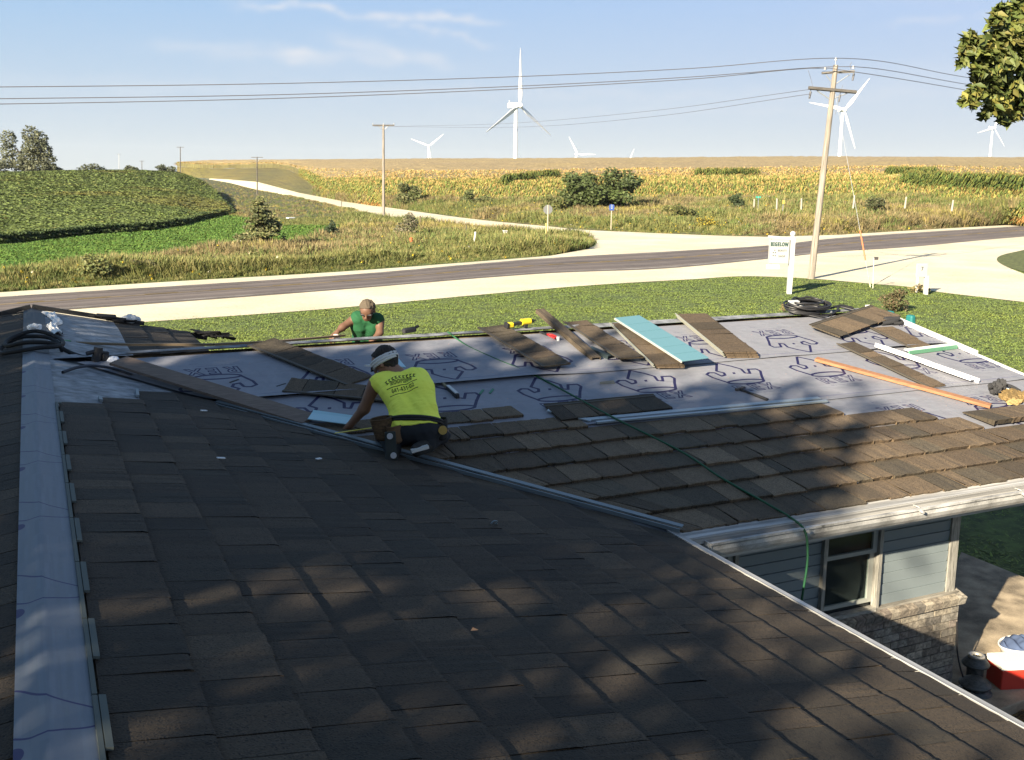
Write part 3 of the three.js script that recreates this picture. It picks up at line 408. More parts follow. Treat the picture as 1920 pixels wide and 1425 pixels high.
// grey synthetic underlayment, printed in navy
function printTile(flip) {
  const W = 904, H = 1024, c = document.createElement('canvas'); c.width = W; c.height = H; const x = c.getContext('2d'), px = 852.8;
  x.fillStyle = 'rgb(131,132,139)'; x.fillRect(0, 0, W, H);
  const r = mulberry(5); for (let i = 0; i < 420; i++) { const k = r() * 26 - 13; x.fillStyle = `rgba(${130 + k},${131 + k},${138 + k},.3)`; x.beginPath(); x.ellipse(r() * W, r() * H, 15 + r() * 70, 8 + r() * 30, r() * 3, 0, 7); x.fill(); }
  x.save(); if (flip) { x.translate(W, H); x.rotate(Math.PI); }
  x.strokeStyle = 'rgb(26,22,66)'; x.fillStyle = 'rgb(26,22,66)'; x.lineJoin = 'round'; x.translate(W * .5, 52); const S = px; x.lineWidth = 24;
  const poly = l => { x.beginPath(); l.forEach(([a, b], i) => i ? x.lineTo(a * S, b * S) : x.moveTo(a * S, b * S)); x.stroke(); };
  poly([[0, 0], [-.15, .21], [-.10, .27], [-.125, .33], [-.18, .345], [-.20, .25], [-.26, .235], [-.315, .275], [-.30, .37], [-.225, .52]]);
  poly([[0, 0], [.10, .11], [.16, .21], [.13, .32], [.18, .34], [.235, .23], [.33, .24], [.34, .30], [.265, .42], [.20, .54]]);
  x.beginPath(); x.ellipse(-.012 * S, .535 * S, .212 * S, .055 * S, .03, 0, 7); x.stroke(); x.save(); x.translate(.005 * S, .30 * S); x.transform(1, 0, -.3, 1, 0, 0); x.fillRect(-13, -17, 26, 34); x.restore();
  x.save(); x.translate(-.235 * S, .765 * S); x.transform(1, 0, 0, 1, 0, 0); x.font = 'bold 186px sans-serif'; x.lineWidth = 11; x.transform(1.08, 0, .12, 1, 0, 0); x.strokeText('R', -12, 0); x.strokeText('E', 134, 0); x.strokeText('X', 262, 0); x.restore();
  x.font = '17px sans-serif'; x.globalAlpha = .7; x.fillText('SYNTHETIC ROOFING UNDERLAYMENT', -.22 * S, .83 * S); x.fillText('LAP LINE', .1 * S, .90 * S); x.globalAlpha = 1;
  x.restore(); x.fillStyle = 'rgba(60,55,105,.75)'; x.fillRect(0, H - 76, W, 5);
  for (let i = 0; i < 70; i++) { x.fillStyle = i % 6 ? 'rgba(90,80,80,.35)' : 'rgba(235,140,95,.8)'; x.beginPath(); x.arc(r() * W, r() * H, i % 6 ? 1 + r() * 2.2 : 3.5, 0, 7); x.fill(); }
  const t = new THREE.CanvasTexture(c); t.colorSpace = THREE.SRGBColorSpace; t.wrapS = t.wrapT = THREE.RepeatWrapping; return t;
}
const wrinkle = noiseTex(256, (i, j) => .5 + .6 * (fbm(i / 32, j / 8, 4, 8) - .5));
const printUp = printTile(false), printDown = printTile(true);
const sheetMat = t => new THREE.MeshStandardMaterial({ map: t, roughness: .62, bumpMap: wrinkle, bumpScale: .006, side: THREE.DoubleSide });
const plainSheet = new THREE.MeshStandardMaterial({ color: lin(.40, .42, .45), map: mottle, roughness: .62, bumpMap: wrinkle, bumpScale: .006, side: THREE.DoubleSide });
const rw = mulberry(88);
function strip(map, aF, a1, b0, b1, n0, lift, uo, vflip, edge = b1) {      // a sheet with a loose lower edge
  const pos = [], idx = [], uv = [], NA = 90, NB = 14;
  for (let j = 0; j <= NB; j++) for (let i = 0; i <= NA; i++) {
    const b = lerp(b0, b1, j / NB), a0 = typeof aF === 'function' ? aF(b) : aF, a = lerp(a0, a1, i / NA), w = Math.pow(j / NB, 9);
    const bb = b + w * .03 * (fbm(a * 1.1 + b0 * 7, 3, 2) - .5), n = n0 + .005 * fbm(a * 2, b * 5, 3) + w * lift * (.25 + 1.5 * sstep(.45, .7, fbm(a * .8 + b0 * 3, 1.5, 2)));
    const p = map(a, bb, n); pos.push(p.x, p.y, p.z); uv.push((a - uo) / 1.06 + .5, 1 - (b - b0) / 1.2);
    if (i && j) { const k = j * (NA + 1) + i; idx.push(k - NA - 2, k - 1, k - NA - 1, k - NA - 1, k - 1, k); }
  }
  return fromArrays(pos, idx, null, uv);
}
const underRoof = (g, mat, label, parent = roofC) => mesh('underlayment', g, mat, parent, label);
underRoof(strip(CR, b => xVal(b) + .02, XE, 2.44, 3.64, .000, .0, 8.63, 0), sheetMat(printDown), 'lowest strip of printed underlayment showing above the shingles');
underRoof(strip(CR, b => xVal(b) + .02, XE, 1.33, 2.54, .006, .012, 6.45, 0), sheetMat(printUp), 'middle strip of printed underlayment');
underRoof(strip(CR, b => xVal(b) + .02, XE, .18, 1.39, .012, .016, 3.53, 0), sheetMat(printDown), 'upper strip of printed underlayment');
underRoof(strip(CR, b => xVal(b) - .1, XE, -.02, .115, .018, .014, 0, 0), plainSheet, 'ridge strip of underlayment with a curling edge');
underRoof(strip(CF, b => xVal(b), XE, .0, .6, .02, .0, 0, 0), plainSheet, 'underlayment turned over the ridge', roofF);
underRoof(strip((a, b, n) => MR(a, b, n), b => uValF(b) + .0, UF - .02, .0, .93, .004, .004, 0, 0), plainSheet, 'underlayment on the far gable end', roofG);
{ // the strip folded over the main ridge, with curving navy print
  const c = document.createElement('canvas'); c.width = 256; c.height = 1222; const x = c.getContext('2d'); x.fillStyle = 'rgb(103,109,118)'; x.fillRect(0, 0, 256, 2048); const r = mulberry(9);
  for (let i = 0; i < 160; i++) { const k = r() * 26 - 13; x.fillStyle = `rgba(${103 + k},${109 + k},${118 + k},.3)`; x.fillRect(r() * 256, r() * 2048, 4 + r() * 20, 120 + r() * 300); }
  x.strokeStyle = x.fillStyle = 'rgb(40,36,84)'; x.lineWidth = 11; for (let y = 300; y < 700; y += 1000) { x.beginPath(); x.moveTo(0, y + 60); x.bezierCurveTo(60, y, 90, y + 10, 150, y + 36); x.bezierCurveTo(190, y + 44, 230, y + 44, 256, y + 66); x.stroke(); x.beginPath(); x.moveTo(0, y + 420); x.bezierCurveTo(50, y + 380, 70, y + 300, 130, y + 270); x.lineTo(256, y + 200); x.stroke(); x.beginPath(); x.ellipse(0, y - 60, 34, 50, 0, 0, 7); x.fill(); }
  const t = new THREE.CanvasTexture(c); t.colorSpace = THREE.SRGBColorSpace; t.wrapS = t.wrapT = THREE.RepeatWrapping;
  const pos = [], idx = [], uv = [], NU = 120, S = [-.087, -.06, -.04, -.02, 0, .02, .05, .08, .11, .135], w = S.length;
  for (let j = 0; j <= NU; j++) { const u = lerp(UB, 10.35, j / NU), wid = 1 + sstep(8.0, 8.2, u) * 0; S.forEach((s, i) => { const n = .012 + .006 * Math.exp(-s * s * 900) + .004 * fbm(s * 20, u * .5, 2), p = (s < 0 ? ML : MR)(u, Math.abs(s) * wid, n); pos.push(p.x, p.y, p.z); uv.push((s + .087) / .222, 1 - u / 1.06 + .62); if (i && j) { const k = j * w + i; idx.push(k - w - 1, k - w, k - 1, k - w, k, k - 1); } }); }
  underRoof(fromArrays(pos, idx, null, uv), new THREE.MeshStandardMaterial({ map: t, roughness: .6, bumpMap: wrinkle, bumpScale: .001, side: THREE.DoubleSide }), 'strip of underlayment folded over the main ridge', roofM);
  underRoof(strip(MR, b => 7.95, 10.3, .0, 1.32, .002, .0, 0, 0), plainSheet, 'bare patch of underlayment at the head of the valley', roofM);
  const pos2 = [], idx2 = []; S.forEach((s, i) => { for (const u of [10.3, UF + .02]) { const p = (s < 0 ? ML : MR)(u, Math.abs(s), .018 + .006 * Math.exp(-s * s * 900)); pos2.push(p.x, p.y, p.z); } if (i) { const k = i * 2; idx2.push(k - 2, k - 1, k, k - 1, k + 1, k); } });
  underRoof(fromArrays(pos2, idx2), plainSheet, 'underlayment over the far end of the main ridge', roofG);
}
// metal edges and flashings
const steel = std(.19, .23, .25, .5, { metalness: .4 }), whiteMetal = std(.80, .79, .76, .45, { map: rep(mottle, .4) }), rust = std(.09, .105, .095, .8, { metalness: .2 });
const mstrip = (map, l, w, n, axis = 0) => { const g = []; for (let i = 0; i < l.length - 1; i++) { const a = map(...l[i], n), b = map(...l[i + 1], n); g.push(beam(a, b, w, .012, V(0, 1, 0))); } return merge(g); };
{ let u = 1.4; while (u < 8.0) { const e = Math.min(u + .62, 8.02); mesh('flashing', merge([beam(MR(u, .14, .016), MR(e, .14, .016), .016, .014, V(.2, 1, 0)), beam(MR(u + .28, .162, .02), MR(e, .162, .02), .022, .01, V(.2, 1, 0))]), rust, roofM, 'weathered upstand at the top edge of the shingles'); u = e + .01; }
  for (const [a, b, c, d] of [[8.28, .46, 8.43, .46], [8.66, .76, 8.95, .78]]) mesh('flashing', beam(MR(a, b, .02), MR(c, d, .02), .025, .02, V(.2, 1, 0)), steel, roofM); }
mesh('drip_edge', merge([beam(MR(UB, SM + .035, .008), MR(uVal(SM) + .02, SM + .035, .008), .06, .02, V(.2, 1, 0)), beam(MR(UB, SM + .06, -.04), MR(uVal(SM) + .02, SM + .06, -.04), .012, .09, V(.2, 1, 0))]), whiteMetal, roofM, 'thin white metal edge along the eave');
mesh('fascia', beam(MR(UB, SM - .02, -.14), MR(uVal(SM) + .05, SM - .02, -.14), .025, .17), whiteMetal, roofM);
mesh('drip_edge', merge([beam(CR(xVal(VE) + .0, VE + .03, .006), CR(XE, VE + .03, .006), .095, .014, V(0, 1, .2)), beam(CR(xVal(VE), VE + .075, -.02), CR(XE, VE + .075, -.02), .014, .05, V(0, 1, .2))]), whiteMetal, roofC, 'white metal edge under the lowest shingles');
mesh('fascia', box(XE - 4, .19, .025, (XE + 4) / 2 + .02, Y2 - W2 * T2 - .125, -ZC + W2 - .0), whiteMetal, roofC);
mesh('rake_edge', merge([beam(CR(XE + .02, -.05, .03), CR(XE + .02, 1.75, .03), .07, .04), beam(CR(XE + .035, -.05, -.05), CR(XE + .035, VE, -.05), .025, .14)]), std(.82, .82, .78, .5), roofC, 'white metal edge along the gable rake');
mesh('rake_edge', merge([beam(MR(UF, 0, .04), MR(UF, 1.3, .04), .06, .05), beam(ML(UF, 0, .04), ML(UF, SM, .04), .06, .05), beam(MR(UF + .03, 1.3, -.02), MR(UF + .03, 2.1, -.02), .03, .07)]), std(.025, .025, .025, .8), roofG, 'black edge along the far gable rake');
// valley: a long steel channel, loose at its lower end, and a pale grey board above it
{ const p = t => { const s = lerp(1.42, 4.16, t); return MR(uVal(s) - .02, s, .035 + .045 * t); }; const lens = [0, .28, .56, 1.0]; for (let i = 0; i < 3; i++) { const a = p(lens[i]), b = p(lens[i + 1]), g = merge([beam(a, b, .048, .01, V(0, 1, .1)), beam(a.clone().add(V(-.045, -.018, .03)), b.clone().add(V(-.045, -.018, .03)), .01, .028, V(0, 1, .1))]); mesh('valley_flashing', g, steel, roofC, 'long grey steel valley channel'); }
  mesh('valley_liner', mstrip((s, _, n) => MR(uVal(s), s, n), [[.2, 0], [4.1, 0]], .3, .002), std(.05, .055, .06, .5, { metalness: .4 }), roofM); }
mesh('nailing_flange', merge([beam(CR(4.32, 2.47, .03), CR(6.87, 2.52, .03), .05, .012, V(0, 1, .2)), beam(CR(4.36, 2.56, .036), CR(6.9, 2.6, .03), .03, .016, V(0, 1, .2)), beam(CR(4.06, 2.2, .03), CR(4.34, 2.5, .03), .05, .012, V(0, 1, .2))]), std(.36, .42, .45, .4, { metalness: .4 }), roofC, 'bare metal flange of the last panel laid');

// gutter under the cross wing
{ const y = Y2 - W2 * T2 - .045, z = -ZC + W2 + .02, x0 = 4.18, x1 = XE, prof = [[0, 0], [0, -.11], [.075, -.115], [.10, -.085], [.118, -.05], [.118, -.02], [.135, -.005], [.135, .012], [.105, .012], [.105, -.018], [.104, -.05], [.088, -.08], [.068, -.102], [.012, -.1], [.012, 0]];
  const s = new THREE.Shape(prof.map(([a, b]) => new THREE.Vector2(a, b))), g = new THREE.ExtrudeGeometry(s, { depth: x1 - x0, bevelEnabled: false }); g.applyMatrix4(new THREE.Matrix4().makeBasis(V(0, 0, 1), V(0, 1, 0), V(1, 0, 0))); g.translate(x0, y, z); g.computeVertexNormals();
  const gut = wpart('gutter', g, whiteMetal, house, 'white gutter along the cross wing eave'); mesh('gutter_dirt', box(x1 - x0 - .02, .012, .088, (x0 + x1) / 2, y - .045, z + .058), std(.30, .25, .17, .95, { map: rep(mottle, 3) }), gut, 'tan grit lying in the gutter');
  for (const x of [5.02, 6.15, 7.28, 8.9]) mesh('hanger_screw', merge([bar(V(x, y + .018, z - .02), V(x, y + .018, z + .12), .006, .006, 6), bar(V(x, y - .01, z + .13), V(x, y - .01, z + .165), .013, .013, 8)]), whiteMetal, gut);
  mesh('end_cap', box(.012, .12, .13, x0 - .004, y - .05, z + .064), whiteMetal, gut); mesh('soffit', box(x1 - 4.1, .015, .5, (x1 + 4.1) / 2, y - .16, z - .3), whiteMetal, gut); }
// walls
const WZ = -6.4, siding = std(.18, .215, .225, .7), brickMat = new THREE.MeshStandardMaterial({ vertexColors: true, roughness: .95, map: rep(mottle, 3), bumpMap: granule, bumpScale: .003 }), trimMat = std(.52, .50, .44, .6, { map: rep(mottle, .8) }), mortar = std(.42, .39, .33, .98, { map: rep(mottle, 2) });
const CX = 7.39, BY = -4.66;
const wall = wpart('wall', worldUV(merge([box(CX - 3.4, 2.16, .12, (CX + 3.4) / 2, -3.58, WZ - .16), box(.12, 2.16, 7.3, CX - .075, -3.58, WZ - 3.9), box(.2, 2.6, 14, 3.55, -3.9, .5), box(.2, 2.6, 17.5, -3.7, -3.9, -5), box(7.2, 2.2, .2, -.1, -3.6, -13.5), box(4, 2.2, .2, 5.3, -3.6, -13.5)])), std(.16, .21, .22, .8), house, 'backing of the grey sided walls');
const rb = mulberry(404);
{ const win = [[5.85, 6.46], [4.3, 4.93]]; let y = -3.66; const H = .098; let k = 0; while (y < -2.66) { for (const [a, b] of [[4.95, 5.83], [6.48, CX - .085], [3.5, 4.28]]) { const g = box(b - a, H - .004, .012, 0, 0, 0); g.rotateX(.10); g.translate((a + b) / 2, y + H / 2, WZ - .004); mesh('siding_board', g, siding, wall); } y += H; k++; }
  y = -3.66; while (y < -2.66) { const g = box(.012, H - .004, 6.6, 0, 0, 0); g.rotateZ(-.1); g.translate(CX - .008, y + H / 2, WZ - 3.6); mesh('siding_board', g, siding, wall); y += H; } }
wpart('corner_trim', merge([box(.085, 1.02, .02, CX - .04, -3.15, WZ + .012), box(.02, 1.02, .085, CX + .012, -3.15, WZ - .025)]), trimMat, house, 'pale corner board above the brick ledge');
{ // brick foot with its sloping ledge
  mesh('mortar_bed', merge([box(CX - 3.4 + .05, 1.0, .06, (CX + 3.4) / 2 + .02, -4.16, WZ + .012), box(.06, 1.0, 6, CX + .02, -4.16, WZ - 3)]), mortar, wall);
  const cb = [[.40, .35, .27], [.33, .28, .22], [.47, .41, .32], [.28, .25, .21], [.36, .30, .25], [.44, .40, .33]];
  const brick = (x, y, z, w, h, d) => { const c = cb[Math.floor(rb() * cb.length)], k = .8 + .4 * rb(); mesh('brick', paint(worldUV(box(w, h, d).translate(x + (rb() - .5) * .003, y, z + (rb() - .5) * .006)), c.map(v => v * k)), brickMat, wall); };
  for (let r = 0; r < 12; r++) { const y = -4.63 + r * .0735; let x = CX + .052 - (r % 2 ? .1 : 0); while (x > 5.15) { const w = Math.min(.192, x === CX + .052 ? .192 : .192); brick(x - w / 2, y, WZ + .036, w, .0635, .04); x -= .2; } if (r % 2) brick(CX + .005, y, WZ + .036, .092, .0635, .04); for (let i = 0; i < 6; i++) brick(CX + .043, y, WZ - .1 - i * .2 - (r % 2 ? .1 : 0), .036, .0635, .19); }
  for (let x = CX + .09; x > 5.1; x -= .1) { const g = box(.093, .075, .15).rotateX(.28).translate(x - .047, -3.715, WZ + .03), c = cb[Math.floor(rb() * cb.length)], k = .95 + .4 * rb(); mesh('brick', paint(worldUV(g), c.map(v => v * k)), brickMat, wall, undefined); }
  for (let z = WZ - .08; z > WZ - 1.2; z -= .1) { const g = box(.15, .075, .093).rotateZ(-.28).translate(CX + .03, -3.715, z), c = cb[Math.floor(rb() * cb.length)]; mesh('brick', paint(worldUV(g), c), brickMat, wall); } }
function windowAt(x0, x1, label) {
  const y0 = -3.69, y1 = -2.68, fr = wpart('window', merge([box(.035, y1 - y0, .06, x0 + .017, (y0 + y1) / 2, WZ + .012), box(.035, y1 - y0, .06, x1 - .017, (y0 + y1) / 2, WZ + .012), box(x1 - x0 - .07, .04, .075, (x0 + x1) / 2, y0 + .02, WZ + .016), box(x1 - x0 - .07, .03, .06, (x0 + x1) / 2, y1 - .015, WZ + .012)]), trimMat, house, label);
  const ym = -3.13, sash = (a, b, z) => mesh('sash', merge([box(.03, b - a, .025, x0 + .052, (a + b) / 2, z), box(.05, b - a, .025, x1 - .062, (a + b) / 2, z), box(x1 - x0 - .15, .035, .025, (x0 + x1) / 2 - .01, a + .018, z), box(x1 - x0 - .15, .028, .025, (x0 + x1) / 2 - .01, b - .014, z)]), std(.28, .29, .26, .6), fr);
  sash(y0 + .075, ym, WZ - .028); sash(ym - .02, y1 - .03, WZ - .0);
  const glass = new THREE.MeshPhysicalMaterial({ color: lin(.9, .95, .95), roughness: .03, transmission: 1, thickness: 0, ior: 1.2 });
  mesh('pane', box(x1 - x0 - .12, ym - y0 - .1, .004, (x0 + x1) / 2, (ym + y0) / 2 + .03, WZ - .03), glass, fr); mesh('pane', box(x1 - x0 - .12, y1 - ym - .04, .004, (x0 + x1) / 2, (ym + y1) / 2, WZ - .003), glass, fr);
  mesh('dark_backing', box(x1 - x0 - .06, y1 - y0 - .04, .01, (x0 + x1) / 2, (y0 + y1) / 2, WZ - .05), std(.012, .014, .013, .9), fr, 'near black sheet standing in for the unlit room behind the glass');  // black sheet painted for the darkness of the unlit room
}
windowAt(5.83, 6.48, 'white framed sash window in the grey siding'); windowAt(4.28, 4.95, 'white framed window half hidden by the roof edge');
// patio
{ const pts = [[5, -5.62], [8.35, -5.95], [10.4, -6.15], [10.4, -8.9], [9.5, -8.25], [7.2, -6.45], [5, -6.4]].map(([x, z]) => new THREE.Vector2(x, -z)); const g = new THREE.ExtrudeGeometry(new THREE.Shape(pts), { depth: .14, bevelEnabled: true, bevelSize: .012, bevelThickness: .012, bevelSegments: 2 }); g.rotateX(-Math.PI / 2); g.translate(0, -4.612 - .14, 0); g.computeVertexNormals();
  structure('patio', worldUV(g, 1.2), std(.64, .52, .36, .9, { map: rep(mottle, .3), bumpMap: granule, bumpScale: .002 }), 'tan concrete patio slab at the corner of the house');
  const s2 = new THREE.PlaneGeometry(9, 3, 60, 24); s2.rotateX(-Math.PI / 2); s2.translate(7.8, -4.71, -4.4); const pp = s2.attributes.position; for (let i = 0; i < pp.count; i++) pp.setY(i, pp.getY(i) + .05 * (fbm(pp.getX(i) * 4, pp.getZ(i) * 4, 3) - .5)); s2.computeVertexNormals(); structure('soil', worldUV(s2, 2), std(.20, .13, .07, .98, { map: mottle, bumpMap: granule, bumpScale: .02 }), 'bare brown soil bed in front of the patio'); }
// the tree that shades the roof from behind the camera, and the one whose branch hangs into view
function bigTree(name, label, x, z, h, cl, leaves, leaf, colors, limbs, mat = leafMat, o = {}) {
  const t = thing(name, label, 'tree', V(x, -4.8, z)), g = [bar(V(0, -.2, 0), V(0, h * .45, 0), .3, .2, 12)];
  for (const c of limbs ?? cl) g.push(bar(V(0, h * .3, 0), V(c[0], c[1], c[2]), .1, .03, 6));
  mesh('trunk', merge(g), bark, t); mesh('crown', leafCloud(o.seed ?? 71, cl, leaves, leaf, colors, { shell: o.shell ?? -.2, ...o }), mat, t); return t;
}
{
  const rt = mulberry(19), yard = (name, label, a, b, wide, lo, hi, n, leaves, seed, top = .75, low = 0) => { const x = .861 * a + .508 * b, z = -.508 * a + .861 * b, cl = []; for (let i = 0; i < n; i++) { const f = rt() * 2 - 1, y = i < low ? lerp(4.6, lo - .4, rt()) : lerp(lo, hi, Math.pow(rt(), top)), k = 1 - .25 * Math.pow((y - lo) / (hi - lo), 3), da = (rt() - .5) * 3.4, db = f * wide * k; cl.push([.861 * da + .508 * db, y, -.508 * da + .861 * db, .8 + .6 * rt(), .6 + .5 * rt(), .8 + .6 * rt()]); } bigTree(name, label, x, z, hi, cl, leaves, .27, GREEN, cl.slice(0, 14), leafMat, { seed, wp: .7 }); };
  yard('shade_tree', 'tallest leafy yard tree behind the ridge whose dappled shade covers the cross wing', -9.3, -4.8, 1.9, 8.8, 10.15, 66, 12200, 71, .8, 40);
  yard('shade_tree', 'broad leafy yard tree left of the house shading the far end of the ridge', -9.3, -9.0, 3.9, 4.4, 10.0, 76, 14500, 72, .8);
  yard('shade_tree', 'low thin leafy yard tree nearest the eave dappling the near slope', -9.3, -.3, 2.6, 3.0, 7.8, 64, 13500, 73);
  // overhanging tree at the upper right
  const c2 = [], T = D(2330, 0, 12.5), B = V(T.x, -4.85, T.z), put = (px, py, d, r, k = .75) => { const p = D(px, py, d).sub(B); c2.push([p.x, p.y, p.z, r, r * k, r]); };
  for (const a of [[1812, 100, 9.5, .07], [1806, 118, 9.5, .05], [1818, 72, 9.5, .06], [1838, 132, 9.5, .07], [1806, 190, 9.4, .05], [1824, 196, 9.4, .04], [1845, 215, 9.6, .05], [1868, 40, 9.7, .08], [1876, 18, 9.8, .07], [1885, 222, 9.8, .08], [1833, 92, 9.6, .15], [1862, 118, 9.7, .2], [1848, 150, 9.7, .15], [1832, 178, 9.5, .10], [1872, 168, 9.8, .2], [1897, 198, 9.9, .2], [1868, 200, 9.7, .12], [1905, 92, 9.9, .24], [1890, 60, 9.9, .17], [1915, 20, 10, .16], [1880, 75, 9.8, .14], [1925, 150, 10, .3], [1960, 190, 10.3, .3], [1960, 90, 10.4, .36], [1950, 20, 10.4, .28], [2010, 140, 10.8, .5], [2030, 40, 11, .5], [2090, 180, 11, .5], [1990, -40, 10.8, .4], [2100, -60, 11.4, .8], [2200, 60, 12, 1.1], [2350, 40, 12.6, 1.4], [2300, -200, 12.5, 1.4], [2480, -60, 12.8, 1.4], [2400, 180, 12.3, 1.1]]) put(...a);
  const t = thing('yard_tree', 'leafy tree hanging its sunlit branch in from the upper right corner', 'tree', B), tp = p => D(...p).sub(B);
  mesh('trunk', merge([bar(V(0, -.2, 0), V(0, 7, 0), .28, .14, 12), bar(V(0, 4.2, 0), tp([2100, 100, 11.2]), .1, .05, 8), bar(tp([2100, 100, 11.2]), tp([1930, 130, 10]), .05, .02, 6), bar(tp([1930, 130, 10]), tp([1850, 120, 9.7]), .02, .007, 5), bar(tp([1990, 118, 10.4]), tp([1895, 65, 9.9]), .02, .006, 5), bar(tp([1940, 140, 10]), tp([1880, 190, 9.8]), .012, .005, 5), bar(tp([1880, 150, 9.8]), tp([1825, 180, 9.5]), .008, .004, 5), bar(V(0, 5, 0), tp([2300, -200, 12.5]), .1, .04, 6), bar(V(0, 5, 0), tp([2480, -60, 12.8]), .1, .04, 6)]), bark, t);
  mesh('crown', leafCloud(93, c2, 33000, .105, [[.085, .11, .022], [.11, .125, .026], [.065, .09, .018], [.155, .145, .03]], { width: .23, shell: -.1, tilt: .9, spread: 2.2, wp: .5 }), leafMat, t);
}

// ---------- things lying on the roof ----------
const slopeQ = new THREE.Quaternion().setFromRotationMatrix(new THREE.Matrix4().makeBasis(V(1, 0, 0), V(0, c2, s2), V(0, -s2, c2)));
const slopeM = new THREE.Quaternion().setFromRotationMatrix(new THREE.Matrix4().makeBasis(V(c1, -s1, 0), V(s1, c1, 0), V(0, 0, 1)));
function layC(g, x, v, n, yaw, rx = 0, rz = 0) { g.position.copy(CR(x, v, n)); g.quaternion.copy(slopeQ).multiply(new THREE.Quaternion().setFromEuler(new THREE.Euler(rx, yaw, rz, 'YXZ'))); return g; }
function layM(g, u, s, n, yaw, rx = 0, rz = 0) { g.position.copy(MR(u, s, n)); g.quaternion.copy(slopeM).multiply(new THREE.Quaternion().setFromEuler(new THREE.Euler(rx, yaw, rz, 'YXZ'))); return g; }
const rp = mulberry(555), flangeMat = std(.07, .06, .045, .7), blackM = std(.018, .018, .02, .55), dullBlack = std(.03, .03, .032, .85);
function panel(label, x, v, n, yaw, o = {}) {
  const g = thing('roofing_panel', label, 'roofing panel', V(), o.group), L = o.L ?? 1.34, w = o.w ?? .36, bow = o.bow ?? 0;
  for (let k = 0; k < (o.stack ?? 1); k++) { const off = k * .022, z0 = -w / 2 - k * .012, P = (u, s, h) => V(u + k * .01, h + off + bow * (u * u / (L * L / 4) - 1) * -.5, s + z0); mesh('shingle_face', panelGeo(P, -L / 2, L / 2, .03, w, rp, { rough: .008, tab: .24, lift: .016, tone: o.tone ?? 1.1 }), shingleMat, g);
    mesh('flange', merge([box(L, .006, o.bright ? .014 : .034, k * .01, .008 + off, z0 + (o.bright ? .004 : .016)), box(L, o.bright ? .007 : .014, .006, k * .01, .01 + off, z0 - .004)]), o.bright ? std(.42, .42, .34, .4, { metalness: .4 }) : flangeMat, g); }
  return layC(g, x, v, n, yaw, o.rx ?? 0, o.rz ?? 0);
}
const yawOf = (dx, dv) => -Math.atan2(dv, dx), flip = (dx, dv) => yawOf(dx, dv) + Math.PI;
panel('loose brown panel crossing the ridge left of the yellow drill', 4.56, .58, .045, flip(.12, 1.36), { w: .34, L: 1.36, rz: -.03 });
panel('loose brown panel lying between the narrow trim piece and the blue one', 5.53, .54, .04, flip(-.09, 1.38), { w: .3, L: 1.4, rz: -.05 });
panel('brown panel with bright edges lying under the blue upside down one', 5.92, .82, .04, flip(-.25, 1.38), { w: .34, stack: 2, bright: true });
panel('stack of brown panels with shiny flanges right of the blue one', 6.93, .68, .03, flip(-.26, 1.36), { w: .4, stack: 3, bright: true });
panel('wide tan panel propped near the black hose coil at the roof corner', 9.08, .56, .07, yawOf(1.5, -.57), { L: 1.58, w: .40, rx: .06, tone: 1.2 });
panel('short tan panel beside the white trim near the rake edge', 9.28, 1.14, .03, flip(-.06, .72), { L: .78, w: .34, tone: 1.2 });
panel('tan panel lying along the reddish board on the sunny side', 8.4, 1.85, .03, flip(.03, 1.34), { L: 1.36, w: .26, tone: 1.2 });
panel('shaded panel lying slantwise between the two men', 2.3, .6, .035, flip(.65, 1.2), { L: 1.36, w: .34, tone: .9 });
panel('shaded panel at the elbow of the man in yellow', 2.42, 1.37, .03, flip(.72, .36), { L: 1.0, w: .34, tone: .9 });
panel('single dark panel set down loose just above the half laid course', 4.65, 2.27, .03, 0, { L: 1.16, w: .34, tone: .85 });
{ // blue underside up
  const g = thing('upturned_panel', 'roofing panel turned over to show its bright blue underside', 'roofing panel'), L = 1.42, w = .32;
  mesh('underside', box(L, .012, w, 0, 0, 0, .003), std(.11, .235, .28, .55), g); const e = []; for (let i = 0; i < 6; i++) e.push(box(.16, .016, .014, -.6 + i * .24, -.004, w / 2 + .004)); mesh('flange', merge([box(L, .02, .008, 0, -.008, w / 2 + .002), ...e]), std(.62, .62, .56, .35, { metalness: .4 }), g); mesh('rib', merge([-.45, -.2, .05, .3, .52].map(x => box(.006, .004, w - .04, x, .007, 0))), std(.09, .20, .24, .55), g);
  layC(g, 6.07, .83, .13, yawOf(-.02, 1.4), .05, -.0);
}
{ const g = thing('trim_strip', 'narrow brown folded trim strip sticking up over the ridge', 'trim'); mesh('trim_face', merge([box(1.42, .01, .1), box(1.42, .05, .008, 0, -.02, .05), box(1.42, .04, .008, 0, -.02, -.05)]), std(.17, .13, .085, .8, { map: mottle }), g); layC(g, 5.19, .36, .08, yawOf(-.03, 1.4), 0, -.05);
  const h = thing('trim_strip', 'short dark folded trim end beside the narrow brown strip', 'trim'); mesh('trim_face', merge([box(.3, .01, .06), box(.3, .05, .008, 0, -.02, .03)]), std(.03, .045, .05, .5), h); layC(h, 5.3, .92, .05, yawOf(.08, .3)); }
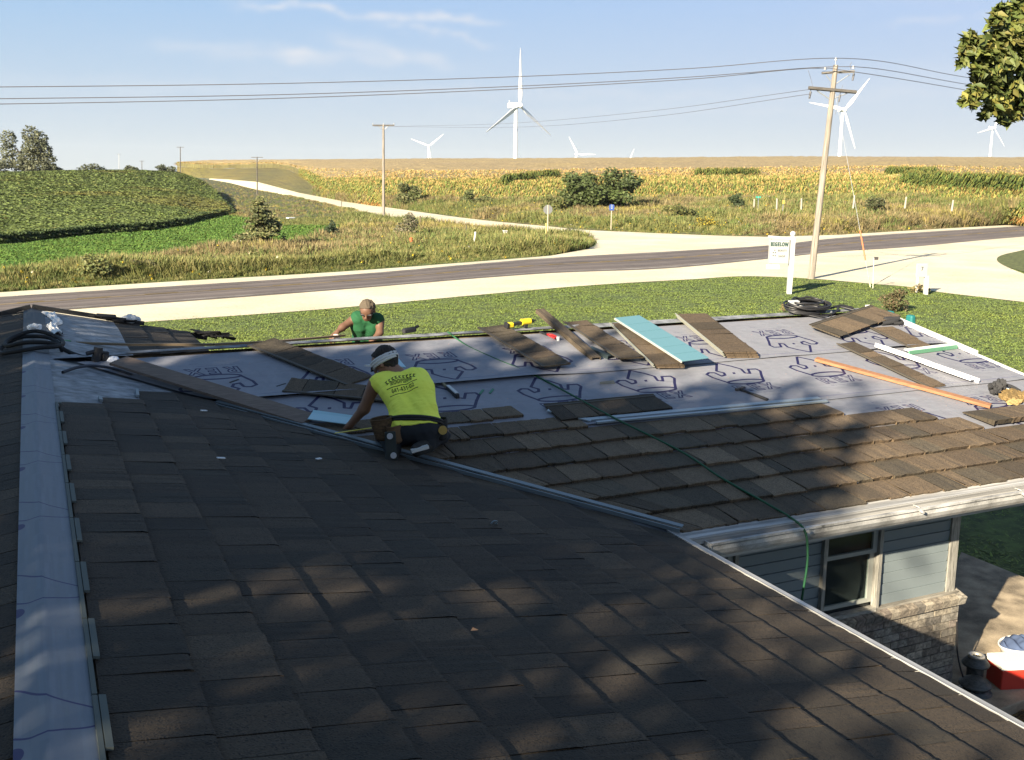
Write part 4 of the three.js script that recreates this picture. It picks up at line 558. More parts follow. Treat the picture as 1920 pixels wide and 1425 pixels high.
{ const g = thing('white_trim', 'long white angled metal trim lying across the tan panels', 'trim'), m = std(.85, .85, .85, .35); const a = CR(8.7, 1.37, .05).sub(g.position), b = CR(8.98, 2.49, .05), c = a.clone().lerp(b, .53), d = V(0, .004, 0); mesh('trim_face', merge([beam(a, c.clone().add(d), .13, .012, V(0, 1, .2)), beam(c.clone(), b, .13, .012, V(0, 1, .2)), beam(a.clone().add(V(.06, -.02, .02)), b.clone().add(V(.06, -.02, .02)), .01, .05, V(0, 1, .2)), beam(a.clone().add(V(-.06, .02, 0)), b.clone().add(V(-.06, .02, 0)), .01, .04, V(0, 1, .2))]), m, g);
  const h = thing('pale_trim', 'thin pale green edged trim lying from the white one to the rake', 'trim'); mesh('trim_face', merge([beam(CR(8.93, 1.56, .05), CR(9.74, 1.5, .05), .07, .01, V(0, 1, .2))]), std(.72, .78, .70, .45), h); mesh('green_edge', beam(CR(8.93, 1.605, .035), CR(9.74, 1.545, .035), .02, .04, V(0, 1, .2)), std(.12, .30, .18, .5), h); }
const wood = (r, g, b) => new THREE.MeshStandardMaterial({ color: lin(r, g, b), map: rep(woodTex, 1, 1), roughness: .85 });
solo('red_board', worldUV(beam(CR(7.62, 1.57, .04), CR(8.56, 3.1, .03), .085, .03, V(0, 1, .2)), 2), wood(.55, .26, .13), 'long reddish brown board lying aslant on the sunny underlayment', 'board');
solo('grey_board', worldUV(merge([beam(CR(.62, .44, .10), CR(1.97, 1.98, .045), .21, .025, V(0, 1, .2))]), 2), wood(.29, .215, .165), 'long grey brown trim board lying along the top of the valley', 'board');
{ const g = thing('long_board', 'long thin brown trim running over the ridge to the man in green', 'board'); const P = [D(118, 642, 10.5), D(240, 646, 10.6), D(400, 646, 10.9), D(520, 640, 11.6), D(645, 629, 12.75)]; const l = []; for (let i = 0; i < 4; i++) l.push(beam(P[i], P[i + 1], .05, .022)); mesh('trim_face', merge(l), wood(.34, .25, .15), g); mesh('green_tip', beam(D(118, 642, 10.46), D(132, 642, 10.5), .078, .045), std(.03, .2, .06, .6), g); }
{ const g = thing('blue_offcut', 'pale blue bent metal offcut at the hand of the man in yellow', 'offcut'); const a = CR(1.98, 1.95, .07), b = CR(2.3, 2.12, .06); mesh('sheet', merge([beam(a, b, .16, .006, V(.1, 1, .2)), beam(a.clone().add(V(.04, .015, -.07)), b.clone().add(V(.04, .012, -.07)), .05, .006, V(.3, 1, .6))]), std(.34, .56, .62, .4), g);
  const h = thing('blue_sheet', 'pale blue strip of flashing standing behind the head of the man in yellow', 'offcut'); mesh('sheet', beam(D(724, 655, 9.0), D(752, 688, 8.62), .09, .008, V(.2, 1, .2)), std(.34, .56, .64, .4), h); }
{ // tape measure blade
  solo('tape_blade', beam(D(628, 812, 8.0), D(705, 801, 7.95), .022, .003), std(.75, .62, .05, .5), 'yellow tape measure blade stretched out along the valley', 'tape measure'); }
// cordless drill on the ridge
{ const g = thing('drill', 'yellow and black cordless drill standing on the ridge', 'drill'), y = std(.75, .55, .02, .5); const P = (x, yy) => V(x, yy, 0);
  mesh('body', merge([bar(P(-.02, .05), P(.09, .05), .036, .034, 12), box(.07, .05, .06, -.16, .032, 0, .012)]), y, g); mesh('chuck', merge([bar(P(.09, .05), P(.135, .05), .026, .016, 10), bar(P(.135, .05), P(.17, .05), .006, .004, 6)]), blackM, g); mesh('grip', merge([beam(P(-.015, .045), P(-.13, .035), .036, .03), box(.03, .06, .075, -.205, .03, 0, .008), box(.05, .05, .055, .03, .012, 0, .01)]), blackM, g); layC(g, 4.83, .0, .045, .12); g.scale.setScalar(1.02); }
{ const g = thing('pliers', 'red handled tin snips on the ridge below the yellow drill', 'snips'); mesh('handles', merge([tube([V(0, .015, 0), V(.05, .02, .025), V(.14, .012, .03)], .011, 10, 6), tube([V(0, .015, 0), V(.05, .02, -.02), V(.14, .012, -.02)], .011, 10, 6)]), std(.45, .02, .02, .5), g); mesh('blades', merge([box(.1, .016, .022, -.05, .014, .004), box(.08, .012, .014, -.05, .012, -.012)]), blackM, g); layC(g, 5.0, .27, .02, -1.15);
  solo('foam_cup', new THREE.CylinderGeometry(.02, .016, .05, 10).translate(...CR(5.06, .42, .03).toArray()), std(.8, .8, .78, .6), 'tiny white cap lying just below the red handled snips', 'cap'); }
{ // hammer
  const g = thing('hammer', 'black handled hammer lying on the printed underlayment', 'hammer'); mesh('handle', merge([bar(V(-.16, .02, 0), V(.15, .02, 0), .013, .011, 8), bar(V(.02, .02, 0), V(.16, .02, 0), .017, .016, 8)]), blackM, g); mesh('head', merge([bar(V(-.17, .022, -.05), V(-.17, .022, .05), .014, .016, 10), box(.022, .012, .06, -.172, .02, -.07)]), std(.16, .13, .11, .4, { metalness: .7 }), g); layC(g, 6.27, 2.27, .0, yawOf(.13, .36)); }
{ const g = thing('stapler', 'dark hammer tacker with a silver body by the shoulder of the man in yellow', 'stapler'); mesh('body', merge([box(.22, .035, .03, 0, .025, 0, .006), box(.09, .05, .036, .08, .025, .0, .008)]), blackM, g); mesh('silver_plate', box(.2, .012, .034, .0, .05, 0, .003), std(.5, .5, .48, .3, { metalness: .8 }), g); mesh('grip', bar(V(-.1, .03, 0), V(-.2, .03, .0), .016, .013, 8), std(.22, .18, .10, .7), g); layC(g, 3.38, 1.6, .0, yawOf(.02, .34)); }
{ const g = thing('metal_clip', 'small bent grey metal clip between two printed emblems', 'clip'); const f = fromArrays([0, 0, 0, .17, 0, .02, .1, 0, .2, 0, .03, 0, .15, .035, .0], [0, 1, 2, 0, 4, 1, 0, 3, 4]); mesh('sheet', f, std(.2, .2, .17, .5, { metalness: .4, side: THREE.DoubleSide }), g); layC(g, 4.88, 1.68, .004, 0); }
{ const chips = (nm, label, cat, l, m, w, d) => l.forEach(([f, a, b, yaw, lab]) => { const o = thing(nm, lab ?? label, cat); mesh('sliver', box(w, .006, d, 0, .004, 0), m, o); (f === 'C' ? layC : layM)(o, a, b, f === 'C' ? .01 : .028, yaw); });
  const gM = std(.05, .2, .12, .6), wM = std(.7, .72, .72, .6);
  chips('green_scrap', '', 'scrap', [['C', 3.66, 1.63, .9, 'left one of two thin green strips by the hammer tacker'], ['C', 3.76, 1.63, .9, 'right one of two thin green strips by the hammer tacker'], ['C', 2.4, 1.28, .4, 'green scrap lying on the panel at the elbow of the man in yellow']], gM, .12, .02);
  chips('white_scrap', '', 'scrap', [['M', 8.31, 1.23, .5, 'white scrap on the shingles below the grey board'], ['M', 6.71, 1.10, .3, 'white scrap in the middle of the dark slope'], ['M', 6.99, 1.83, .7, 'white scrap on the dark slope nearest the boots of the man in yellow']], wM, .055, .02);
  chips('white_scrap', '', 'scrap', [['C', 5.52, 3.98, .2, 'left white speck on the sunny lower shingles'], ['C', 5.95, 4.1, .5, 'right white speck on the sunny lower shingles']], wM, .05, .018);
  chips('dark_scrap', '', 'scrap', [['C', 1.55, .92, .6, 'dark sliver lying on the shaded underlayment left of the slanting panel'], ['C', 1.93, 1.1, .5, 'small dark sliver by the top of the elbow panel']], dullBlack, .11, .02);
  const lf = thing('fallen_leaf', 'orange fallen leaf on the dark slope', 'leaf'); mesh('blade', fromArrays([-.02, .004, 0, 0, .012, -.014, .022, .006, 0, 0, .01, .014], [0, 1, 2, 0, 2, 3]), std(.6, .3, .13, .7, { side: THREE.DoubleSide }), lf); layM(lf, 3.88, 1.72, .03, .2);
  const cl = thing('roof_clip', 'small shiny steel hook lying on the dark slope near the valley', 'hook'); mesh('hook', tube([V(-.03, .01, 0), V(-.02, .03, .01), V(.0, .03, .02), V(.01, .01, .01), V(.03, .008, -.01)], .005, 20, 6), steel, cl); layM(cl, 5.62, 2.6, .03, .4); }
// pouch and gloves at the right edge
{ const tan = std(.38, .25, .09, .8, { map: rep(mottle, 4) }), g = thing('tool_pouch', 'tan leather tool pouch with a black tool lying at the right roof edge', 'tool pouch'); const blob = (s, m, name, l) => { const q = l.map(([x, y, z, a, b, c]) => { const o = new THREE.IcosahedronGeometry(1, 3); const p = o.attributes.position; for (let i = 0; i < p.count; i++) { const k = 1 + 1.1 * (fbm(p.getX(i) * 3.5 + s, p.getY(i) * 3.5 + p.getZ(i) * 4.1, 4) - .5); p.setXYZ(i, p.getX(i) * a * k + x, Math.max(0, p.getY(i) * b * k + y), p.getZ(i) * c * k + z); } o.computeVertexNormals(); return o; }); mesh(name, merge(q), m, g); };
  blob(1, tan, 'pouch', [[-.05, .03, .03, .09, .045, .10], [.07, .03, .0, .1, .05, .12], [.16, .03, .08, .08, .05, .1]]); blob(2, std(.42, .3, .12, .8), 'flap', [[-.08, .02, .11, .1, .03, .05]]); blob(4, dullBlack, 'tool_grip', [[-.06, .07, -.14, .05, .07, .06], [.02, .08, -.15, .06, .08, .055], [-.12, .1, -.15, .045, .03, .03]]); mesh('strap', tube([V(.05, .1, -.16), V(.14, .08, -.1), V(.22, .04, -.04)], .018, 12, 6), dullBlack, g); mesh('pencil', bar(V(.08, .06, -.12), V(.14, .045, -.05), .008, .008, 6), std(.75, .7, .55, .6), g); layC(g, 9.0, 2.95, .01, .1); }
// hoses
const ropeM = std(.014, .085, .035, .7);
{ const C = (x, v, n = .012) => CR(x, v, n), pts = [C(3.95, .0, .03), C(4.01, .4), C(4.15, .83), C(4.34, 1.32), C(4.43, 1.83, .03), C(4.54, 2.5, .05), C(4.77, 3.32, .045), C(4.81, 3.8, .045), C(4.9, 4.28, .045), C(4.97, 4.47, .02)], e = pts[9];
  pts.push(V(5.0, e.y - .06, -5.68), V(5.03, e.y - .25, -5.66), V(5.05, e.y - .7, -5.72), V(5.06, e.y - 1.5, -5.75)); solo('green_rope', tube(pts, .009, 200, 6), ropeM, 'thin green safety rope running down the cross wing and over the gutter', 'rope'); }
{ const g = thing('hose_coil', 'coil of black air hose heaped on the far roof corner by the ridge', 'hose'), r = mulberry(17), turns = [];
  for (let k = 0; k < 9; k++) { const pts = [], R = .17 + .07 * r(), ox = (r() - .5) * .1, oz = (r() - .5) * .08; for (let i = 0; i < 12; i++) { const a = i / 12 * 6.283; pts.push(V(ox + Math.cos(a) * R * 1.25, .025 + k * .013 + .02 * r(), oz + Math.sin(a) * R * .8)); } turns.push(tube(pts, .012, 60, 6, true)); }
  mesh('hose', merge(turns), std(.02, .02, .022, .45), g); mesh('hose_end', merge([tube([V(-.2, .02, .1), V(0, .015, .2), V(.25, .015, .16), V(.45, .02, .05), V(.55, .03, -.05), V(.7, .02, .1)], .014, 50, 6), tube([V(.2, .03, 0), V(.4, .03, -.02), V(.6, .04, -.06), V(.75, .02, .0)], .016, 30, 6), tube([V(-.15, .02, .12), V(.05, .01, .3), V(.22, .01, .33), V(.15, .015, .25)], .008, 30, 6)]), std(.02, .02, .022, .5), g); mesh('wrapper', merge([box(.14, .05, .05, -.2, .12, -.04), box(.05, .1, .03, -.12, .07, .02)]), std(.62, .63, .62, .4), g, 'pale plastic wrapping on the hose'); layC(g, 8.75, .04, .03, .0);
  const t = thing('hose_tangle', 'black rubber bundle wedged under the wide tan panel', 'hose'); mesh('hose', merge([tube([V(-.2, .03, 0), V(0, .05, .04), V(.12, .04, 0), V(.05, .05, -.06), V(-.1, .06, -.03), V(.1, .07, .03)], .028, 40, 7), tube([V(-.05, .03, .05), V(.1, .03, .08), V(.17, .03, .02)], .022, 16, 6)]), dullBlack, t); layC(t, 9.62, .6, .01, .2); }
{ const g = thing('air_hose', 'thick black air hose looped over the near ridge down to the nailer', 'hose'); const P = (x, y, n) => { const u = x; return y >= 0 ? MR(u, y, n) : ML(u, -y, n); };
  const pts = [P(10.4, .24, .05), P(10.75, .22, .06), P(11.0, .1, .07), P(11.05, -.08, .07), P(10.85, -.24, .06), P(10.5, -.27, .05), P(10.3, -.16, .06), P(10.25, .05, .07), P(10.4, .22, .09), P(10.9, .2, .1), P(11.1, 0, .1), P(10.9, -.18, .1), P(10.55, -.2, .09), P(10.38, -.02, .1), P(10.4, .16, .1), P(10.35, .27, .06), P(10.2, .38, .05), P(10.12, .47, .05), P(10.08, .52, .06)];
  mesh('hose', tube(pts, .02, 190, 8), std(.008, .009, .010, .8), g);
  const n = thing('nail_gun', 'black pneumatic nailer at the end of the looped air hose', 'nailer'); mesh('body', merge([bar(V(0, .03, 0), V(.0, .16, 0), .045, .04, 12), box(.1, .06, .05, .05, .1, 0, .012), box(.05, .13, .04, .06, .04, .03, .01), bar(V(-.02, .12, 0), V(-.1, .09, 0), .02, .02, 8)]), blackM, n); mesh('white_bag', (() => { const o = new THREE.IcosahedronGeometry(.06, 3), p = o.attributes.position; for (let i = 0; i < p.count; i++) { const k = .7 + .7 * fbm(p.getX(i) * 30, p.getY(i) * 30 + p.getZ(i) * 30, 3); p.setXYZ(i, p.getX(i) * k + .13, Math.max(.0, p.getY(i) * k * .9 + .04), p.getZ(i) * k + .05); } o.computeVertexNormals(); return o; })(), std(.62, .66, .74, .5), n, 'crumpled white wrapper on the nailer'); layM(n, 10.02, .52, .02, .3);
  const w = thing('hose_lift', 'lifted dark edge of underlayment running from the ridge strip toward the valley', 'flap'); mesh('edge', tube([MR(9.35, .22, .02), MR(9.55, .34, .045), MR(9.72, .48, .05), MR(9.75, .64, .045), MR(9.6, .8, .03)], .014, 30, 5), std(.03, .035, .05, .7), w); }
{ // white ribbon added as a sun streak, and black debris along the far gable
  const crumple = (nm, label, cat, p, sx, sy, sz, m, s) => { const o = new THREE.IcosahedronGeometry(1, 4), q = o.attributes.position; for (let i = 0; i < q.count; i++) { const k = .55 + .9 * fbm(q.getX(i) * 2.4 + s, q.getY(i) * 2.4 + q.getZ(i) * 2.9 + s, 4); q.setXYZ(i, q.getX(i) * k * sx, q.getY(i) * k * sy, q.getZ(i) * k * sz); } o.computeVertexNormals(); o.translate(p.x, p.y, p.z); solo(nm, o, m, label, cat); };
  const wp = std(.78, .76, .72, .5);
  { const w = thing('sun_streak', 'white ribbon added as a streak of sun on the far underlayment by the ridge', 'sun streak', MR(12.6, .2, .02)), pos = [], idx = []; for (let i = 0; i <= 60; i++) for (let k = 0; k <= 10; k++) { const u = lerp(11.7, 13.5, i / 60), c = .21 + .035 * Math.sin(u * 5) + .03 * fbm(u * 3, 2, 2), wd = .03 + .06 * fbm(u * 4, 7, 2), s = c + (k / 10 - .5) * 2 * wd, p = MR(u, s, .012 + .075 * Math.pow(fbm(u * 9, k * .45 + u, 3), 1.5) * (k && k < 10 ? 1 : 0)).sub(w.position); pos.push(p.x, p.y, p.z); if (i && k) { const q = i * 11 + k; idx.push(q - 12, q - 1, q - 11, q - 11, q - 1, q); } } mesh('streak_sheet', fromArrays(pos, idx), std(.78, .76, .72, .4, { side: THREE.DoubleSide }), w);
  const rd = mulberry(12), felt = (label, u0, s0, s1, n, wd) => { const g = thing('torn_felt', label, 'torn felt', MR(u0, (s0 + s1) / 2, .02)), l = []; for (let i = 0; i < n; i++) { const s = lerp(s0, s1, (i + rd()) / n), a = MR(u0 + (rd() - .5) * .12, s, .02 + .05 * rd()), b = MR(u0 + (rd() - .5) * .2, s + .12 + .2 * rd(), .015 + .09 * rd()); l.push(beam(a.sub(g.position), b.sub(g.position), wd * (.5 + rd()), .012, V(rd() - .5, 1, rd() - .5))); } mesh('felt', merge(l), std(.014, .014, .015, .9), g); };
  felt('upper bunch of black torn felt along the far gable edge', 13.72, .66, 1.06, 10, .07); felt('lower bunch of black torn felt at the foot of the far gable edge', 13.6, 1.85, 2.2, 13, .11); }
  crumple('paper_scrap', 'small crumpled white scrap on top of the black hose loop', 'scrap', MR(11.25, .0, .12), .06, .035, .05, wp, 7);
  crumple('white_tuft', 'fluffy white tuft caught on the far gable edge', 'scrap', MR(13.78, 1.13, .06), .12, .06, .08, std(.6, .62, .62, .8), 9);
}
{ // plastic bottle on the left slope
  const g = thing('water_bottle', 'clear plastic bottle lying left of the ridge strip', 'bottle'); const m = new THREE.MeshPhysicalMaterial({ color: lin(.75, .9, .95), roughness: .12, transmission: .8, thickness: 0, ior: 1.4 }); const pr = [[0, 0], [.03, 0], [.034, .01], [.033, .05], [.035, .06], [.033, .1], [.035, .11], [.034, .15], [.02, .185], [.013, .2], [.013, .215], [0, .215]].map(([a, b]) => new THREE.Vector2(a, b)); const o = new THREE.LatheGeometry(pr, 20); o.rotateX(-Math.PI / 2); o.translate(0, .036, .1); mesh('shell', o, m, g); mesh('cap', bar(V(0, .036, -.11), V(0, .036, -.135), .015, .015, 10), std(.7, .75, .78, .5), g); g.position.copy(ML(4.35, .235, .03)); g.rotation.set(0, .05, s1); }

// ---------- things on the patio ----------
{ const p = onG(1895, 1280, -4.612), g = thing('cooler', 'red picnic cooler with a white lid on the patio', 'cooler', V(8.06, -4.612, -6.16)); const a = .42;
  mesh('body', box(.44, .2, .25, 0, .10, 0, .015), std(.5, .035, .02, .5), g); mesh('lid', merge([box(.46, .06, .27, 0, .232, 0, .012), box(.40, .012, .21, 0, .266, 0, .004)]), std(.75, .72, .64, .5), g); mesh('badge', box(.002, .07, .09, .2216, .10, .04), std(.6, .6, .6, .5), g, 'small pale maker badge'); mesh('handle', merge([box(.012, .02, .14, .235, .17, -.0), box(.03, .012, .012, .225, .17, .07)]), std(.72, .7, .64, .5), g); g.rotation.y = -a + .1;
  const b = thing('laundry_basin', 'white basin holding a rumpled blue cloth behind the cooler', 'basin', onG(1912, 1226, -4.612)); mesh('basin', new THREE.LatheGeometry([[0, 0], [.17, 0], [.2, .1], [.215, .11], [.21, .12], [.195, .11], [.16, .02], [0, .02]].map(q => new THREE.Vector2(...q)), 28).scale(1.2, 1, .8), std(.7, .7, .66, .5), b); const o = new THREE.SphereGeometry(.19, 36, 18, 0, 6.283, 0, 1.57).scale(1.2, .3, .8), q = o.attributes.position; for (let i = 0; i < q.count; i++) q.setY(i, q.getY(i) + .1 + .02 * Math.sin(q.getX(i) * 60 + q.getZ(i) * 25 + 5 * fbm(q.getX(i) * 9, q.getZ(i) * 9, 2)) * (q.getY(i) > .02 ? 1 : 0)); o.computeVertexNormals(); mesh('blue_cloth', o, std(.06, .09, .17, .9), b); }
const ventGrey = std(.14, .15, .145, .6, { metalness: .2, map: rep(mottle, 2) });
{ const L = (pts, n = 28) => new THREE.LatheGeometry(pts.map(q => new THREE.Vector2(...q)), n);
  const g = thing('vent_pipe', 'grey roof vent pipe with a flared collar standing on the patio', 'vent', V(7.72, -4.612, -6.33)); mesh('pipe', L([[0, 0], [.075, 0], [.075, .2], [.078, .26], [.0, .26]]), ventGrey, g); mesh('collar', L([[.07, .2], [.12, .185], [.125, .2], [.09, .245], [.07, .25]]), ventGrey, g); mesh('inner_ring', L([[.045, .262], [.075, .262], [.072, .285], [.05, .285], [.045, .262]]), std(.45, .42, .36, .4, { metalness: .5 }), g);
  const h = thing('roof_vent', 'low round grey turbine vent cap on the patio beside the brick foot', 'vent', V(7.57, -4.612, -6.19)); mesh('base', L([[0, 0], [.15, 0], [.152, .015], [.1, .03], [.1, .07], [0, .07]]), ventGrey, h); mesh('dome', L([[.0, .07], [.13, .07], [.145, .085], [.14, .10], [.09, .135], [.04, .15], [0, .152]]), ventGrey, h); mesh('slot', merge([...Array(9)].map((_, i) => box(.03, .02, .006, 0, .05, .102).rotateY(i * .7))), blackM, h);
  solo('downpipe_cable', tube([V(7.42, -3.95, -6.33), V(7.47, -4.3, -6.32), V(7.55, -4.55, -6.28), V(7.6, -4.6, -6.27)], .008, 24, 6), blackM, 'thin black cable dropping from the brick corner to the patio', 'cable');
  const w = thing('white_box', 'pale plastic box on the soil in front of the patio', 'box', V(7.86, -4.7, -5.62)); mesh('body', box(.3, .14, .2, 0, .07, 0, .02), std(.68, .64, .5, .6), w); mesh('lid', box(.28, .02, .18, 0, .15, 0, .008), std(.72, .69, .56, .6), w); w.rotation.y = .3;
  solo('garden_hose', tube([V(7.75, -4.66, -5.5), V(7.85, -4.64, -5.47), V(7.97, -4.62, -5.52), V(8.05, -4.5, -5.55), V(8.1, -4.62, -5.45), V(8.3, -4.68, -5.4)], .012, 40, 6), dullBlack, 'dark hose lying on the soil by the pale box', 'hose');
  const rr = mulberry(31), l = []; for (let i = 0; i < 160; i++) l.push({ p: V(7.1 + 1.5 * rr(), -4.72, -5.9 + .6 * rr()), ry: rr() * 6, s: .03 + .05 * rr(), sx: .1, c: [.2 + .1 * rr(), .12 + .06 * rr(), .05] }); scatter('plant_litter', tuftGeo(41, 7, 1, .8, .06, 1.4), bladeMat, l, 'dry litter on the soil in front of the patio', 'litter'); }
// ladder behind the rake
{ const g = thing('ladder', 'ladder with teal capped tops leaning against the gable rake', 'ladder', V(10.6, -4.9, -10.2)); const a = D(1668, 596, 13.6), b = D(1707, 604, 13.2), ft = V(.75, -4.85, 0), A = V(a.x + 1.0, -4.9, a.z), B2 = V(b.x + 1.0, -4.9, b.z); const o = g.position;
  const red = std(.5, .06, .03, .5), teal = std(.015, .15, .15, .6); for (const [t, f] of [[a, A], [b, B2]]) { mesh('rail', beam(f.clone().sub(o), t.clone().sub(o), .035, .08), red, g); const c = t.clone().sub(o); const gm = box(.085, .13, .115, c.x, c.y + .03, c.z, .03); mesh('end_cap', merge([gm, box(.05, .02, .12, c.x, c.y - .0, c.z)]), teal, g); }
  const rg = []; for (let i = 1; i < 10; i++) rg.push(bar(A.clone().lerp(a, i / 10).sub(o), B2.clone().lerp(b, i / 10).sub(o), .016, .016, 6)); for (const q of rg) mesh('rung', q, std(.5, .5, .48, .4, { metalness: .6 }), g); }

// ---------- roadside ----------
const poleM = std(.50, .44, .37, .95, { map: rep(mottle, 3, 1) }), greyWood = std(.18, .165, .15, .9, { map: rep(mottle, 1) }), porcelain = std(.35, .36, .37, .3), galv = std(.32, .34, .36, .5, { metalness: .5 });
{ const b = onG(1520, 523), top = D(1567, 122, fwd(b) - .2), g = thing('utility_pole', 'tall leaning wooden power pole with two crossarms beside the driveway', 'utility pole', b), L = v => v.clone().sub(b), d = fwd(b) - .2, P = (x, y, o = 0) => L(D(x, y, d + o));
  mesh('pole', bar(L(b).add(V(0, -.3, 0)), L(top), .19, .125, 16), poleM, g); mesh('crossarm', beam(P(1541, 137), P(1602, 134), .12, .12), std(.36, .33, .30, .9, { map: mottle }), g); mesh('crossarm', merge([beam(P(1516, 164, -.12), P(1606, 172, -.12), .11, .13), beam(P(1516, 166, .16), P(1606, 174, .16), .11, .11)]), greyWood, g);
  mesh('brace', merge([bar(P(1549, 141), P(1562, 158), .025), bar(P(1594, 139), P(1566, 158), .025), bar(P(1532, 170), P(1556, 186), .03), bar(P(1590, 174), P(1562, 185), .03)]), galv, g);
  for (const [x, y, h] of [[1566.5, 121, 12], [1547, 132, 6], [1599.5, 130, 6]]) { const q = P(x, y), k = d / F; mesh('insulator', merge([bar(q, q.clone().add(V(0, h * k, 0)), .02, .02, 6), bar(q.clone().add(V(0, (h - 5) * k, 0)), q.clone().add(V(0, h * k, 0)), .075, .05, 8)]), porcelain, g); }
  for (const [x, y] of [[1520, 172], [1575, 178], [1601, 138]]) { const q = P(x, y); mesh('cutout', merge([bar(q, q.clone().add(V(-.06, -.35, 0)), .06, .045, 8), bar(q.clone().add(V(0, .1, 0)), q, .02, .02, 6)]), std(.1, .1, .11, .5), g); }
  mesh('arrester_wire', merge([tube([P(1515, 131), P(1521, 150), P(1524, 164)], .012, 12, 4), tube([P(1596, 132), P(1594, 122), P(1597, 117)], .015, 12, 4), tube([P(1580, 160), P(1572, 190), P(1566, 215)], .012, 12, 4)]), std(.12, .12, .13, .6), g);
  const w = std(.10, .10, .115, .5), wire = (l, label, r = .019) => solo('power_line', tube(l.map(([x, y, dd]) => D(x, y, dd)), r, 90, 5), w, label, 'power line', null);
  wire([[-500, 166, 40], [0, 163, 44], [500, 157, 47.5], [960, 144, 51], [1300, 128, 53.2], [1566, 109, 55.2], [1800, 143, 66], [2200, 214, 90]], 'topmost power line passing over the tip of the tall pole');
  wire([[-500, 190, 40], [0, 185, 44], [500, 178, 47.5], [960, 162, 51], [1300, 144, 53.2], [1547, 125.5, 55.2], [1600, 125, 55.2], [1800, 156, 66], [2200, 226, 90]], 'middle power line reaching the upper crossarm of the tall pole');
  wire([[-500, 200, 40.5], [0, 195, 44.5], [500, 185, 48], [960, 167, 51.4], [1300, 148, 53.6], [1547, 127.5, 55.4], [1603, 135, 55.4], [1800, 167, 66], [2200, 240, 90]], 'lowest of the three power lines from the left to the tall pole');
  wire([[1516, 168, 55], [1220, 208, 82], [960, 231, 106], [741, 237, 134]], 'thin higher wire from the lower crossarm to the bare T shaped pole', .014); wire([[1520, 176, 55], [1220, 219, 82], [980, 238, 106], [702, 237, 134]], 'thin lower wire from the lower crossarm to the bare T shaped pole', .014);
  const an = onG(1632, 539), gw = thing('guy_wire', 'guy wire of the tall pole with a red marker sleeve above the lawn', 'guy wire', an), gl = v => v.clone().sub(an), at = P(1566, 175).add(b); mesh('wire', bar(gl(an), gl(at), .011, .011, 5), galv, gw); mesh('marker_sleeve', bar(gl(an.clone().lerp(at, .135)), gl(an.clone().lerp(at, .285)), .035, .035, 8), std(.75, .16, .06, .6), gw); mesh('yellow_sleeve', bar(gl(an.clone().lerp(at, .002)), gl(an.clone().lerp(at, .05)), .03, .03, 8), std(.7, .6, .25, .6), gw); mesh('anchor_rod', bar(V(0, -.2, 0), V(0, .15, 0), .02), galv, gw); }
function tPole(px, base, topy, d, w, label, tall = {}) {
  const b = base ? onG(px, base) : D(px, tall.by, d); const dd = base ? fwd(b) : d, t = D(px, topy, dd), g = thing('utility_pole', label, 'utility pole', b), a = D(px - w / 2, topy + 1, dd).sub(b), c = D(px + w / 2, topy + 1, dd).sub(b), T = t.clone().sub(b), r = tall.r ?? .16;
  mesh('pole', bar(V(0, -1, 0), T, r, r * .65, 10), tall.m ?? poleM, g); mesh('crossarm', beam(a, c, .16, .17), greyWood, g); const k = dd / F; mesh('brace', merge([bar(a.clone().lerp(c, .24), T.clone().add(V(0, -10 * k, 0)), .05), bar(a.clone().lerp(c, .76), T.clone().add(V(0, -10 * k, 0)), .05)]), galv, g);
  for (const f of [.02, .5, .98]) { const q = a.clone().lerp(c, f); mesh('insulator', bar(q, q.clone().add(V(0, .28, 0)), .06, .05, 6), porcelain, g); } }
tPole(719, 411, 234, 0, 41, 'bare T shaped wooden pole standing left of the white gravel road', { r: .2 });
tPole(482, null, 294, 302, 22, 'distant T shaped pole rising behind the cone shaped tree', { by: 372, r: .21, m: greyWood });
tPole(338, null, 275, 430, 14, 'smaller distant pole on the crest where the gravel road vanishes', { by: 322, r: .22, m: greyWood });
tPole(266, null, 301, 560, 9, 'tiny far pole just above the soybean crest', { by: 330, r: .22, m: greyWood });
tPole(223, null, 288, 900, 7, 'faintest far pole above the soybean crest', { by: 330, r: .24, m: std(.45, .45, .45, .9) });
function postAt(px, base, topy, wpx, m, d) { const b = d ? D(px[0], base, d) : onG(px[0], base), dd = fwd(b), k = dd / F, t = D(px[1], topy, dd).sub(b); return [b, t, k, dd]; }
